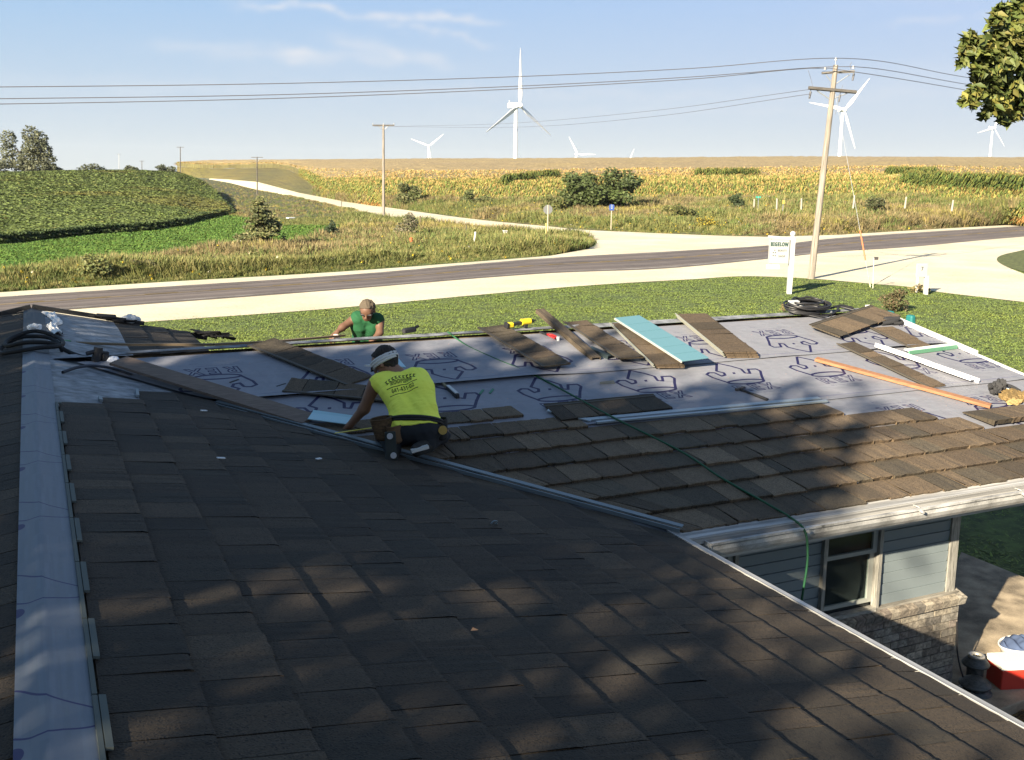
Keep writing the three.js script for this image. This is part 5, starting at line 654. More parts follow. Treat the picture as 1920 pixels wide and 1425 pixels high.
// stop sign seen from behind
{ const [b, t, k, dd] = postAt([1027, 1027.5], 448, 384, 0), g = thing('stop_sign', 'grey back of an octagonal stop sign at the gravel road junction', 'road sign', b); mesh('post', bar(V(0, -.3, 0), t, .055, .055, 8), std(.42, .38, .28, .9), g); const o = new THREE.CylinderGeometry(.42, .42, .03, 8).rotateY(Math.PI / 8).rotateX(Math.PI / 2).rotateY(-PSI).translate(t.x, t.y - .41, t.z); mesh('plate', o, std(.13, .135, .14, .7), g);
  const [b2, t2] = postAt([1023.5, 1024], 450, 419, 0), h = thing('marker_post', 'short yellow wooden marker post beside the stop sign', 'post', b2); mesh('post', bar(V(0, -.2, 0), t2, .07, .06, 8), std(.5, .40, .15, .8), h); mesh('cap', bar(t2, t2.clone().add(V(0, .03, 0)), .075, .05, 8), std(.55, .45, .2, .8), h); }
{ const [b, t] = postAt([1145.5, 1147], 432, 383, 0), g = thing('route_sign', 'small blue road sign in front of the dark bushes', 'road sign', b); mesh('post', bar(V(0, -.3, 0), t, .05, .05, 8), std(.4, .36, .28, .9), g); const q = t.clone().add(V(0, -.3, 0)); const pl = new THREE.Shape([[-.28, .1], [-.2, .28], [.2, .28], [.28, .1], [.24, -.32], [-.24, -.32]].map(p => new THREE.Vector2(...p))); const e = new THREE.ExtrudeGeometry(pl, { depth: .02, bevelEnabled: false }).rotateY(-PSI).translate(q.x - .1 * sS, q.y, q.z + .1 * cS); mesh('plate', e, std(.02, .06, .26, .5), g); mesh('plate_mark', merge([box(.22, .05, .01, 0, .03, 0), box(.16, .05, .01, 0, -.12, 0), box(.2, .03, .01, 0, .18, 0)]).rotateY(-PSI).translate(q.x - .12 * sS, q.y, q.z + .13 * cS), std(.4, .45, .35, .6), g); }
{ const [b, t] = postAt([1421, 1422], 421, 368, 0), g = thing('street_sign', 'green street name sign on a thin post above the bank', 'road sign', b), G2 = std(.02, .28, .2, .5); mesh('post', bar(V(0, -.3, 0), t, .04, .035, 8), galv, g); mesh('blade', box(.62, .2, .02).rotateY(-PSI).translate(t.x, t.y - .1, t.z), G2, g); mesh('blade', box(.5, .2, .02).rotateY(-PSI + .9).translate(t.x, t.y - .34, t.z), G2, g); }
[['fence_post', 'first pale fence post, beside the green street sign', 1414, 387, 373, .06], ['fence_post', 'second pale fence post, right of the green street sign', 1456.5, 394, 372, .06], ['fence_post', 'third pale fence post, left of the leaning power pole', 1502.5, 390, 372, .06], ['fence_post', 'leaning fence post just right of the power pole', 1600, 384, 366, .06], ['fence_post', 'leaning fence post midway along the corn edge at right', 1697, 384, 369, .06], ['fence_post', 'last leaning fence post at right before the pale stubble', 1785, 389, 375, .06]].forEach(([n, l, x, y0, y1, r], i) => { const b = D(x, y0, 126 - i * 1.5), k = 126 / F, g = thing(n, l, 'fence post', b, 'fence posts along the foot of the corn'); mesh('post', bar(V(0, -.4, 0), D(x + (i > 2 ? 2.5 : .5), y1, 126 - i * 1.5).sub(b), .12, .10, 7), std(.34, .31, .26, .95), g); mesh('wire_staple', bar(V(-.09, .6, .09), V(.09, .6, .09), .015), galv, g); });
{ const b = D(1468, 391, 122), g = thing('yellow_marker', 'small yellow marker sign between the pale fence posts', 'marker', b); mesh('post', bar(V(0, -.4, 0), V(0, .9, 0), .04), galv, g); mesh('plate', box(.34, .45, .02, 0, .75, .05), std(.6, .46, .12, .6), g); }
{ const mk = (nm, label, cat, x0, y0, x1, y1, r, m) => { const [b, t] = postAt([x0, x1], y0, y1, 0), g = thing(nm, label, cat, b); mesh('post', bar(V(0, -.25, 0), t, r, r * .92, 8), m, g); return [g, t]; };
  const wM = std(.74, .73, .70, .6); let [g, t] = mk('pipeline_marker', 'white marker post with an orange top in the ditch', 'marker', 771.5, 470, 771, 446, .085, wM); mesh('orange_top', bar(t.clone().multiplyScalar(.56), t.clone().multiplyScalar(1.02), .10, .1, 8), std(.75, .12, .04, .6), g); mesh('cap', bar(t, t.clone().multiplyScalar(1.03), .1, .06, 8), std(.75, .12, .04, .6), g);
  [g, t] = mk('white_post', 'leaning white marker post in the ditch left of the stop sign', 'post', 887, 467, 891.5, 435, .075, wM); mesh('cap', bar(t.clone().multiplyScalar(.985), t.clone().multiplyScalar(1.01), .08, .07, 8), wM, g);
  mk('dark_post', 'thin dark steel post between the leaning white post and the gravel road', 'post', 874, 445, 874.5, 422, .045, std(.08, .085, .06, .8)); mk('dark_post', 'short dark post left of the pale pedestal', 'post', 927.5, 447, 928, 437, .07, std(.07, .07, .06, .8)); mk('wood_post', 'brown wooden post behind the greyish bush by the gravel road', 'post', 789, 428, 788, 405, .10, std(.15, .12, .08, .9)); mk('thin_post', 'yellowish wooden post at the foot of the cone shaped tree', 'post', 437, 478, 437, 453, .05, std(.42, .32, .14, .9));
  const p = onG(947, 450), q = thing('phone_pedestal', 'pale utility pedestal in the weeds left of the stop sign', 'pedestal', p); mesh('body', box(.3, .75, .25, 0, .37, 0, .04), std(.55, .54, .50, .6), q); mesh('lid', box(.38, .1, .33, 0, .78, 0, .03), std(.5, .49, .46, .6), q);
  solo('litter', box(.9, .12, .5, 0, 0, 0, .03).rotateY(.4).translate(...D(545, 411, 118).add(V(0, .15, 0)).toArray()), std(.72, .74, .75, .6), 'white litter on the verge right of the cone shaped tree', 'litter'); }
// white signpost by the driveway
{ const b = onG(1479, 551), d = fwd(b), P = (x, y, o = 0) => D(x, y, d + o).sub(b), g = thing('business_sign', 'white BIGELOW sign hanging from its post by the driveway', 'sign', b), wh = std(.5, .5, .49, .5), k = d / F;
  const c = document.createElement('canvas'); c.width = 320; c.height = 400; const x = c.getContext('2d'); x.fillStyle = '#9a9c9a'; x.fillRect(0, 0, 320, 400); x.strokeStyle = '#5a5f62'; x.lineWidth = 6; x.strokeRect(6, 6, 308, 388); x.fillStyle = '#0f3a34'; x.font = 'bold 64px sans-serif'; x.textAlign = 'center'; x.save(); x.translate(160, 108); x.scale(1, 1.35); x.lineWidth = 5; x.strokeStyle = '#06241f'; x.strokeText('BIGELOW', 0, 0, 280); x.fillText('BIGELOW', 0, 0, 280); x.restore(); x.fillStyle = '#181c1e'; x.font = 'bold 46px sans-serif'; x.textAlign = 'left'; x.fillText('BEAUTY', 138, 196, 140); x.fillText('SHOP', 150, 290, 110); for (const [a, e] of [[92, 175], [70, 215], [104, 215], [70, 262], [104, 266]]) { x.beginPath(); x.ellipse(a, e, 11, 8, .5, 0, 7); x.fill(); }
  const tx = new THREE.CanvasTexture(c); tx.colorSpace = THREE.SRGBColorSpace; const yaw = -PSI - .12;
  mesh('post', merge([beam(V(0, -.3, 0).add(P(1479, 551)), P(1486.5, 447), .22, .2), bar(P(1486.5, 447), P(1486.7, 439), .1, .1, 12), new THREE.SphereGeometry(.13, 12, 8).translate(...P(1486.7, 438.5).toArray())]), wh, g); mesh('arm', merge([beam(P(1440.5, 443.5, -.02), P(1488, 447.5, .02), .12, .1), box(.2, .06, .16).translate(...P(1490, 445).toArray())]), wh, g);
  const q = P(1460.5, 472); mesh('board', box(.94, 1.13, .05).rotateY(yaw).translate(q.x, q.y, q.z), wh, g); const f = new THREE.PlaneGeometry(.93, 1.12); f.rotateY(yaw); f.translate(q.x + Math.sin(yaw) * .07, q.y, q.z + Math.cos(yaw) * .07); mesh('lettering', f, new THREE.MeshStandardMaterial({ map: tx, roughness: .5 }), g); const q2 = P(1449, 500); mesh('small_plate', box(.6, .2, .03).rotateY(yaw).translate(q2.x, q2.y, q2.z), wh, g); mesh('hook', merge([bar(P(1446, 447), P(1446, 450), .02), bar(P(1475, 449), P(1475, 452), .02), bar(P(1446, 494), P(1446, 497), .015)]), galv, g); }
{ const b = onG(1735.5, 552), d = fwd(b), P = (x, y, o = 0) => D(x, y, d + o).sub(b), g = thing('address_sign', 'white address post and panel with a dark 7 on the gravel edge', 'sign', b), wh = std(.5, .5, .49, .5); mesh('post', beam(V(0, -.2, 0), P(1737, 517), .19, .16), wh, g); mesh('rear_post', beam(P(1718.5, 541, .6).add(V(0, -.2, 0)), P(1721.5, 512, .6), .10, .1), wh, g); const q = P(1728, 507), yaw = -PSI; mesh('board', box(.5, .62, .04).rotateY(yaw).translate(q.x, q.y, q.z), wh, g);
  const c = document.createElement('canvas'); c.width = c.height = 128; const x = c.getContext('2d'); x.fillStyle = '#9a9c9a'; x.fillRect(0, 0, 128, 128); x.fillStyle = '#15181c'; x.font = 'bold 54px sans-serif'; x.textAlign = 'center'; x.fillText('7', 64, 66); const tx = new THREE.CanvasTexture(c); tx.colorSpace = THREE.SRGBColorSpace; const f = new THREE.PlaneGeometry(.48, .6); f.rotateY(yaw); f.translate(q.x + Math.sin(yaw) * .07, q.y, q.z + Math.cos(yaw) * .07); mesh('number', f, new THREE.MeshStandardMaterial({ map: tx, roughness: .5 }), g);
  shrub('dry_weed', 'dry brown weeds at the foot of the white address post', 'weed', 1722, 549, 0, 1.0, .4, { leaves: 220, leaf: .12, colors: [[.22, .17, .08], [.16, .15, .05]] }); }
{ const b = onG(1637, 541), d = fwd(b), P = (x, y) => D(x, y, d).sub(b), g = thing('reflector_stake', 'thin stake with a small dark plate at the edge of the lawn', 'marker', b); mesh('stake', bar(V(0, -.2, 0), P(1638.5, 483), .02, .02, 6), std(.6, .58, .5, .6), g); mesh('plate', box(.23, .15, .02).rotateY(-PSI).translate(...P(1642.5, 484.5).toArray()), std(.05, .045, .045, .6), g); }

// ---------- wind turbines ----------
const turbineM = std(.86, .87, .88, .5);
function bladeGeo() { const pos = [], idx = [], S = [[0, .9, .9, 0], [.05, .95, .9, .02], [.14, 1.75, .55, .25], [.22, 1.85, .40, .35], [.4, 1.4, .27, .3], [.6, 1.0, .18, .22], [.8, .68, .11, .16], [.95, .38, .06, .12], [1, .08, .02, .1]], N = 10; S.forEach(([t, c, th, o], j) => { for (let i = 0; i < N; i++) { const a = i / N * 6.283, tw = .35 * (1 - t); const x = Math.cos(a) * c + o * c * .6, z = Math.sin(a) * th * (.6 + .4 * Math.cos(a)); pos.push(x * Math.cos(tw) - z * Math.sin(tw), t * 40 + 1, x * Math.sin(tw) + z * Math.cos(tw)); } if (j) for (let i = 0; i < N; i++) { const a = (j - 1) * N + i, b = (j - 1) * N + (i + 1) % N; idx.push(a, b, a + N, b, b + N, a + N); } }); return fromArrays(pos, idx); }
const bladeG = bladeGeo(), hubG = new THREE.SphereGeometry(1.9, 16, 10).scale(1, 1, 1.4), nacG = box(3.6, 3.8, 10, 0, .4, -6.5, .8), towerG = new THREE.CylinderGeometry(1.25, 2.3, 80, 20).translate(0, -41.5, -4), vaneG = merge([bar(V(0, 2, -11), V(0, 4.2, -11), .12, .12, 5), bar(V(-.8, 3.9, -11), V(.8, 3.9, -11), .1, .1, 5)]);
function turbine(label, px, py, d, phi, spin) { const hub = D(px, py, d), g = thing('wind_turbine', label, 'wind turbine', V(hub.x, hub.y - 80, hub.z), 'white wind turbines beyond the corn hill'); const up = V(0, 80, 0); for (const [n, q] of [['tower', towerG], ['nacelle', nacG], ['weather_vane', vaneG]]) { const m = mesh(n, q, turbineM, g); m.position.copy(up); } const h = mesh('hub', hubG, turbineM, g); h.position.copy(up); for (let k = 0; k < 3; k++) { const b = mesh('blade', bladeG, turbineM, g); b.position.copy(up); b.rotation.z = -(spin + k * 120) * Math.PI / 180; } g.rotation.y = -PSI - Math.atan((px - 960) / 1994) + phi; }
turbine('largest wind turbine, one blade straight up, near the middle of the horizon', 975, 198, 785, .82, 0);
turbine('second largest wind turbine, standing behind the leaning power pole', 1584, 206, 1080, .54, 39);
turbine('wind turbine partly hidden by the overhanging leaves at the right', 1865, 240, 1780, .87, 17);
turbine('small wind turbine between the bare T shaped pole and the largest turbine', 804, 274, 2250, .15, 51);
turbine('low wind turbine just right of the largest one, tower nearly hidden', 1083, 289, 2200, .4, -30);
turbine('wind turbine showing a single slanting blade above the corn crest', 1176, 309, 2500, .4, 24);
turbine('wind turbine showing only a tiny blade tip above the crest left of the leaning pole', 1387, 322, 2700, .4, -38);

// ---------- the two roofers ----------
function field(res, c, half, sdf) {      // meshes a distance field inside a cube
  const mc = new MarchingCubes(res, new THREE.MeshBasicMaterial(), false, false, 200000); mc.isolation = 0; const h = res / 2;
  for (let k = 0; k < res; k++) for (let j = 0; j < res; j++) for (let i = 0; i < res; i++) mc.field[i + j * res + k * res * res] = -sdf(c.x + (i - h) / h * half, c.y + (j - h) / h * half, c.z + (k - h) / h * half);
  mc.update(); const n = mc.count, P = new Float32Array(n * 3), N = new Float32Array(n * 3); for (let i = 0; i < n; i++) { P[i * 3] = mc.positionArray[i * 3] * half + c.x; P[i * 3 + 1] = mc.positionArray[i * 3 + 1] * half + c.y; P[i * 3 + 2] = mc.positionArray[i * 3 + 2] * half + c.z; for (let q = 0; q < 3; q++) N[i * 3 + q] = mc.normalArray[i * 3 + q]; }
  const g = new THREE.BufferGeometry(); g.setAttribute('position', new THREE.BufferAttribute(P, 3)); g.setAttribute('normal', new THREE.BufferAttribute(N, 3)); g.setAttribute('uv', new THREE.BufferAttribute(new Float32Array(n * 2), 2)); return g;
}
const cap = (a, b, ra, rb) => { const bx = b.x - a.x, by = b.y - a.y, bz = b.z - a.z, L = bx * bx + by * by + bz * bz || 1e-9; return (x, y, z) => { const px = x - a.x, py = y - a.y, pz = z - a.z, t = clamp((px * bx + py * by + pz * bz) / L); return Math.hypot(px - bx * t, py - by * t, pz - bz * t) - (ra + (rb - ra) * t); }; };
const smin = (l, k) => (x, y, z) => { let d = 9; for (const f of l) { const e = f(x, y, z), h = clamp(.5 + .5 * (d - e) / k); d = lerp(d, e, h) - k * h * (1 - h); } return d; };
const skinMat = (r, g, b) => std(r, g, b, .6);
function hand(wrist, dir, palmN, side, s = 1) {          // palm, four curled fingers and a thumb from its side
  const d = dir.clone().normalize(), n = palmN.clone().addScaledVector(d, -palmN.dot(d)).normalize(), x = d.clone().cross(n).multiplyScalar(side), at = (a, b, c) => wrist.clone().addScaledVector(d, a * s).addScaledVector(x, b * s).addScaledVector(n, c * s), l = [];
  for (const b of [-.026, 0, .026]) l.push(cap(at(.0, b * .7, 0), at(.085, b, 0), .019 * s, .015 * s)); const palm = smin(l, .02), f = [];
  [[-.032, .062], [-.011, .075], [.011, .07], [.031, .055]].forEach(([b, L]) => { const k = at(.088, b, 0), m = at(.088 + L * .5, b * 1.1, .012), e = at(.088 + L * .8, b * 1.15, .042), t = at(.088 + L * .8, b * 1.15, .062); f.push(smin([cap(k, m, .0095 * s, .009 * s), cap(m, e, .009 * s, .0085 * s), cap(e, t, .0085 * s, .007 * s)], .006)); });
  f.push(smin([cap(at(.025, -.03, .005), at(.06, -.062, .02), .012 * s, .0105 * s), cap(at(.06, -.062, .02), at(.088, -.06, .042), .0105 * s, .0085 * s)], .008)); const all = [palm, ...f]; return (X, Y, Z) => smin(all, .008)(X, Y, Z);
}
const mid = (a, b, t = .5) => a.clone().lerp(b, t);
function person(label, o) {
  const j = o.j, base = o.base, g = thing('person', label, 'person', base), off = (a, v, k) => a.clone().addScaledVector(v, k);
  const xr = j.sR.clone().sub(j.sL).normalize(), hx = j.hR.clone().sub(j.hL).normalize();
  const torso = grow2 => [cap(off(j.pel, hx, -.075), off(j.pel, hx, .075), .125 + grow2, .125 + grow2), cap(off(j.pel, hx, -.06), off(j.wai, hx, -.07), .115 + grow2, .10 + grow2), cap(off(j.pel, hx, .06), off(j.wai, hx, .07), .115 + grow2, .10 + grow2), cap(off(j.wai, hx, -.07), off(j.che, xr, -.085), .10 + grow2, .108 + grow2), cap(off(j.wai, hx, .07), off(j.che, xr, .085), .10 + grow2, .108 + grow2), cap(off(j.che, xr, -.085), mid(j.sL, j.nec, .3), .105 + grow2, .068 + grow2), cap(off(j.che, xr, .085), mid(j.sR, j.nec, .3), .105 + grow2, .068 + grow2), cap(mid(j.sL, j.nec, .2), mid(j.sR, j.nec, .2), .062 + grow2, .062 + grow2)];
  const limbs = [cap(j.sL, j.eL, .056, .043), cap(j.eL, j.wL, .043, .029), cap(j.sR, j.eR, .056, .043), cap(j.eR, j.wR, .043, .029)], legs = k => [cap(j.hL, j.kL, .092 + k, .062 + k), cap(j.kL, j.aL, .058 + k, .042 + k), cap(j.hR, j.kR, .092 + k, .062 + k), cap(j.kR, j.aR, .058 + k, .042 + k)];
  const bodyF = smin([...torso(0), ...limbs, ...legs(0), cap(j.nec, mid(j.nec, j.hea, .75), .056, .052)], .035);
  const c = mid(j.pel, j.nec, .45), body = field(96, c, .82, bodyF);
  const f = o.face.clone().normalize(), u = o.up.clone().addScaledVector(f, -o.up.dot(f)).normalize(), s = u.clone().cross(f), H = j.hea, hp = (a, b, q) => H.clone().addScaledVector(s, a).addScaledVector(u, b).addScaledVector(f, q);
  const headF = smin([cap(hp(0, .035, -.02), hp(0, .03, .02), .088, .08), cap(hp(0, -.03, .02), hp(0, -.085, .045), .066, .042), cap(hp(0, .01, .092), hp(0, -.025, .112), .010, .015), cap(hp(-.02, -.063, .082), hp(.02, -.063, .082), .012, .012), cap(hp(-.04, .03, .07), hp(.04, .03, .07), .018, .018), cap(hp(-.08, .0, -.005), hp(-.086, -.03, -.012), .018, .012), cap(hp(.08, .0, -.005), hp(.086, -.03, -.012), .018, .012), cap(hp(0, -.06, -.02), mid(j.nec, H, .3), .058, .056)], .018);
  const parts = [body, field(76, H, .17, headF)];
  for (const [w, e, sd, hn] of [[j.wL, j.eL, 1, o.hnL], [j.wR, j.eR, -1, o.hnR]]) { const d = (o.hd?.[sd] ?? w.clone().sub(e)); parts.push(field(60, w.clone().addScaledVector(d.clone().normalize(), .07), .15, smin([hand(w, d, hn, sd), cap(mid(w, e, .18), w, .031, .027)], .012))); }
  wpart('body', merge(parts), o.skin, g);
  // clothing: shirt cut at hem, neck and arm holes
  const hemN = j.wai.clone().sub(j.pel).normalize(), hem = mid(j.pel, j.wai, o.hem ?? .1), neckN = j.nec.clone().sub(j.che).normalize(), nk = off(j.nec, neckN, .0), axis = xr;
  const fold = (x, y, z) => .012 * (fbm(x * 9 + 3, y * 16 + z * 9, 3) - .5) + .011 * (Math.abs(fbm(x * 11 + y * 6 + 7, y * 5 - x * 5 + z * 6, 3) - .5) * 3 - .5);
  const tShirt = smin([...torso(.016)], .03);
  const shirtF = (x, y, z) => { const e = (x - hem.x) * hemN.x + (y - hem.y) * hemN.y + (z - hem.z) * hemN.z, q = (x - nk.x) * neckN.x + (y - nk.y) * neckN.y + (z - nk.z) * neckN.z; return Math.max(tShirt(x, y, z) + fold(x, y, z), -e + .02 * (fbm(x * 14, z * 14, 2) - .5), q - .03); };
  const shirt = field(92, mid(j.pel, j.nec, .55), .46, shirtF), sp = shirt.attributes.position, sn = shirt.attributes.normal, uv = shirt.attributes.uv, back = o.back, sv = j.nec.clone().sub(j.pel).normalize(), su = back.clone().cross(sv).multiplyScalar(-1).normalize();
  for (let i = 0; i < sp.count; i++) { const p = V(sp.getX(i), sp.getY(i), sp.getZ(i)).sub(j.nec), n = V(sn.getX(i), sn.getY(i), sn.getZ(i)).normalize(); n.dot(back) > .1 ? uv.setXY(i, .5 + p.dot(su) / .42, 1 + p.dot(sv) / .55) : uv.setXY(i, .02, .02); }
  wpart('shirt', shirt, o.shirt, g, o.shirtLabel);
  const trF = (x, y, z) => { const e = (x - hem.x) * hemN.x + (y - hem.y) * hemN.y + (z - hem.z) * hemN.z; return Math.max(smin([...torso(.008).slice(0, 3), ...legs(.018)], .03)(x, y, z) + fold(x, y, z), e - .02); };
  wpart('trousers', field(90, mid(j.pel, mid(j.kL, j.aR), .45), .55, trF), o.trousers, g);
  for (const [a, t] of [[j.aL, j.tL], [j.aR, j.tR]]) wpart('boot', field(48, mid(a, t, .5), .22, smin([cap(off(a, V(0, 1, 0), .08), a, .056, .052), cap(a, t, .05, .044), cap(a.clone().add(V(0, -.02, 0)), t.clone().add(V(0, -.012, 0)), .045, .042)], .03)), o.boots, g);
  // hair
  const hairF = (x, y, z) => { const p = V(x, y, z).sub(H), e = p.dot(f), q = p.dot(u); return Math.max(smin([cap(hp(0, .04, -.022), hp(0, .036, .018), .098, .086), cap(hp(0, -.0, -.05), hp(0, -.05, -.05), .062, .05)], .03)(x, y, z) + .016 * (fbm(x * 60, y * 60 + z * 60, 2) - .5), -(q + .02 - e * .9 + (e > .02 ? -.055 : 0)) ); };
  wpart('hair', field(64, H, .17, hairF), o.hair, g);
  return { g, hp, f, u, s, off };
}
const shirtTex = (() => { const c = document.createElement('canvas'); c.width = c.height = 512; const x = c.getContext('2d'); x.fillStyle = '#fff'; x.fillRect(0, 0, 512, 512); x.fillStyle = x.strokeStyle = '#22300c'; x.lineWidth = 5;
  x.save(); x.translate(256, 0); x.textAlign = 'center'; x.font = 'bold 40px sans-serif'; const arc = (t, y, r) => { [...t].forEach((ch, i) => { const a = (i - (t.length - 1) / 2) * .115; x.save(); x.translate(Math.sin(a) * r, y + r - Math.cos(a) * r); x.rotate(a); x.strokeText(ch, 0, 0); x.restore(); }); }; for (let i = 0; i < 9; i++) { const a = (i - 4) * .1; x.save(); x.translate(Math.sin(a) * 330, 96 + 330 - Math.cos(a) * 330); x.rotate(a); x.lineWidth = 7; x.beginPath(); x.moveTo(-10, -26); x.lineTo(9, -26); x.lineTo(-6, -13); x.lineTo(10, 0); x.lineTo(-10, 0); x.stroke(); x.restore(); } x.font = 'italic bold 46px sans-serif'; x.lineWidth = 4; x.strokeText('ROOFING', 0, 142); x.fillRect(-150, 158, 300, 6); x.font = 'bold 44px sans-serif'; x.fillText('641-431-02', 0, 206); x.fillRect(-140, 220, 280, 5); x.restore();
  const t = new THREE.CanvasTexture(c); t.colorSpace = THREE.SRGBColorSpace; return t; })();
{ // the man in yellow kneels at the valley, his back to us
  const j = { pel: D(778, 800, 7.80), wai: D(776, 770, 7.86), che: D(764, 732, 7.97), nec: D(747, 700, 8.08), hea: D(722, 680, 8.13), sL: D(703, 719, 8.02), sR: D(795, 714, 8.02), eL: D(683, 766, 8.13), wL: D(656, 797, 8.24), eR: D(808, 762, 8.22), wR: D(770, 790, 8.38), hL: D(758, 805, 7.82), hR: D(798, 805, 7.80), kL: D(722, 812, 8.02), aL: D(737, 842, 7.72), tL: D(734, 860, 7.62), kR: D(826, 812, 8.12), aR: D(802, 832, 7.74), tR: D(782, 842, 7.62) };
  const back = V(-sS, .55, cS).normalize();
  const { g, hp, off } = person('roofer in a yellow sleeveless shirt kneeling at the valley, back turned, reaching left', { j, base: V(2.55, -2.16, -7.5), face: V(-.75, -.62, -.75), up: V(-.15, 1, -.35), skin: skinMat(.27, .14, .085), hair: std(.025, .02, .016, .9), shirt: new THREE.MeshStandardMaterial({ color: lin(.95, 1, .12), map: shirtTex, roughness: .85, bumpMap: wrinkle, bumpScale: .012 }), shirtLabel: 'bright yellow sleeveless shirt with dark print on the back', trousers: std(.018, .02, .024, .9), boots: std(.025, .024, .022, .85), back, hnL: V(0, -1, .2), hnR: V(0, -1, .2), hem: -.12 });
  // white visor band, sunglasses arm
  const ring = (b, a, r1, r2, t) => { const pts = []; for (let i = 0; i < 24; i++) { const q = i / 24 * 6.283; pts.push(hp(Math.cos(q) * r1, b + a * Math.sin(q), Math.sin(q) * r2 - .004)); } return tube(pts, t, 48, 6, true); };
  wpart('visor', merge([ring(.015, -.006, .099, .112, .014), ring(.035, -.006, .097, .11, .013), ring(-.003, -.006, .096, .108, .012), beam(hp(-.06, .03, .115), hp(.06, .03, .115), .08, .012)]), std(.60, .60, .58, .7), g, 'white visor band round the head'); wpart('sunglasses', merge([bar(hp(.088, .0, .0), hp(.075, .0, .09), .006), bar(hp(-.088, .0, .0), hp(-.075, .0, .09), .006), box(.13, .035, .01).rotateY(Math.atan2(-.75, -.75)).translate(...hp(0, .0, .105).toArray())]), blackM, g);
  // belt and pouches
  const bl = [], hx = j.hR.clone().sub(j.hL).normalize(), hm = mid(j.pel, j.wai, .28); const fr = back.clone().addScaledVector(hx, -back.dot(hx)).normalize(); for (let i = 0; i < 20; i++) { const a = i / 20 * 6.283; bl.push(off(off(hm, hx, Math.cos(a) * .222), fr, Math.sin(a) * .158).add(V(0, .004, 0))); }
  wpart('belt', merge([tube(bl, .013, 60, 6, true), tube(bl.map(p => p.clone().add(V(0, -.02, .002))), .013, 60, 6, true)]), std(.015, .015, .015, .7), g);
  const tan = std(.20, .115, .05, .8, { map: rep(mottle, 2) }), pouch = (c, w, h, d, m, nm, label) => { const s = new THREE.CylinderGeometry(1, .8, h, 16, 4, true, 0, 6.283), q = s.attributes.position; for (let i = 0; i < q.count; i++) { q.setX(i, q.getX(i) * w * (1 + .12 * fbm(q.getX(i) * 3, q.getY(i) * 20, 2))); q.setZ(i, q.getZ(i) * d); } s.computeVertexNormals(); const b = new THREE.SphereGeometry(1, 14, 8).scale(w * .8, .03, d * .8).translate(0, -h / 2, 0), r = new THREE.TorusGeometry(1, .05, 6, 24).rotateX(Math.PI / 2).scale(w * 1.02, .15, d * 1.02).translate(0, h / 2, 0), gg = merge([s, b, r]).rotateY(-.3).rotateZ(.15); gg.translate(c.x, c.y, c.z); m.side = THREE.DoubleSide; return wpart(nm, gg, m, g, label); };
  pouch(D(718, 802, 7.74), .085, .15, .055, tan, 'pouch', 'brown leather nail pouch'); pouch(D(741, 812, 7.70), .06, .12, .045, std(.15, .085, .04, .8), 'pouch', 'smaller brown pouch'); pouch(D(827, 803, 7.82), .055, .14, .05, std(.02, .02, .02, .8), 'pouch', 'black pouch on the right hip');
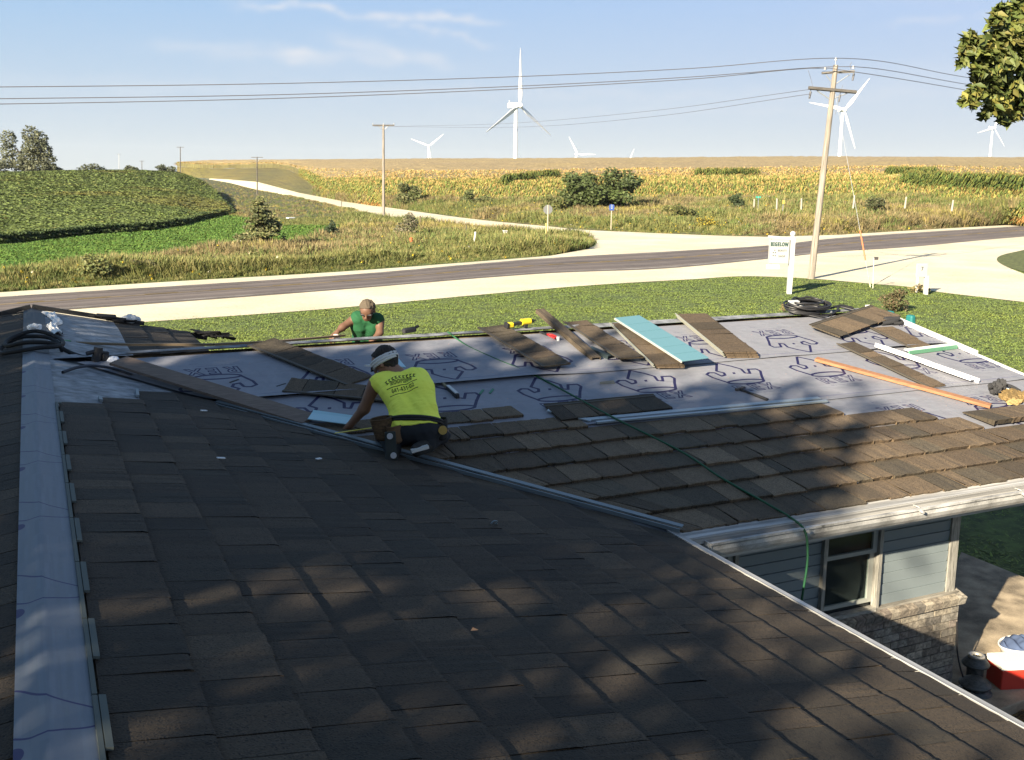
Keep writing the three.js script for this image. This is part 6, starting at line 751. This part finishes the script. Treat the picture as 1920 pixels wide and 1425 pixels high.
  const tm = D(830, 806, 7.74); wpart('tape_case', bar(tm, tm.clone().add(V(-.01, .004, .03)), .034, .034, 16), std(.42, .26, .05, .5), g, 'round tan tape measure case'); const disc = (x, y, d) => { const c = D(x, y, d); return bar(c, c.clone().addScaledVector(V(-sS, .15, cS), .012), .024, .022, 14); }; wpart('reflector', disc(731, 818, 7.58), std(.45, .43, .42, .4), g, 'upper pale round stud'); wpart('reflector', disc(738, 854, 7.53), std(.45, .43, .42, .4), g, 'lower pale round stud'); const hl = D(733, 836, 7.6); wpart('hammer_loop', box(.085, .22, .02, 0, 0, 0, .008).rotateY(-PSI).rotateX(-.15).translate(hl.x, hl.y, hl.z), std(.03, .035, .03, .85), g); wpart('boot_sole', beam(D(771, 846, 7.56), D(803, 837, 7.6), .05, .022), std(.55, .54, .5, .7), g, 'white sole of the right boot');
}
{ // the man in green stands beyond the ridge, head bent
  const q = 12.9, j = { pel: D(690, 650, q + .25), wai: D(688, 630, q + .2), che: D(688, 608, q + .05), nec: D(688, 594, q - .08), hea: D(689, 582, q - .18), sL: D(713, 601, q), sR: D(664, 598, q), eL: D(712, 624, q - .12), wL: D(697, 640, q - .25), eR: D(642, 614, q - .12), wR: D(632, 623, q - .2), hL: D(702, 655, q + .25), hR: D(678, 655, q + .25), kL: D(705, 676, q - .1), aL: D(705, 680, q + .25), tL: D(704, 684, q + .4), kR: D(672, 676, q - .1), aR: D(672, 680, q + .25), tR: D(671, 684, q + .4) };
  const front = V(-sS, .25, cS).normalize();
  const { g, hp } = person('fair haired roofer in a green sleeveless shirt and sunglasses leaning in beyond the ridge', { j, base: V(3.65, -2.35, -12.4), face: V(-sS - .12, -.8, cS), up: V(-sS * .55, 1, cS * .55), skin: skinMat(.13, .068, .042), hair: std(.085, .066, .045, .9), shirt: std(.006, .075, .025, .85), shirtLabel: 'green sleeveless shirt', trousers: std(.05, .05, .06, .9), boots: std(.03, .03, .03, .85), back: front.clone().negate(), hnL: V(0, -1, 0), hnR: V(0, -1, 0), hem: .0 });
  wpart('sunglasses', merge([bar(hp(-.065, .005, .085), hp(.065, .005, .085), .016, .016, 8), bar(hp(-.085, .008, .0), hp(-.065, .006, .088), .007), bar(hp(.085, .008, .0), hp(.065, .006, .088), .007)]), blackM, g);
  wpart('glove', (() => { const o = new THREE.IcosahedronGeometry(.05, 2); const c = D(630, 632, q - .26); return o.scale(1, .8, 1).translate(c.x, c.y, c.z); })(), std(.62, .55, .50, .8), g, 'pale glove gripping the brown trim');
  const k = thing('dark_tool', 'dark tool lying on the ridge right of the man in green', 'tool'); mesh('body', box(.16, .05, .06, 0, .02, 0, .015), dullBlack, k); mesh('grip', bar(V(.06, .03, 0), V(.12, .05, 0), .015), dullBlack, k); layC(k, 3.55, -.1, .02, .3);
}
renderer.render(scene, camera);
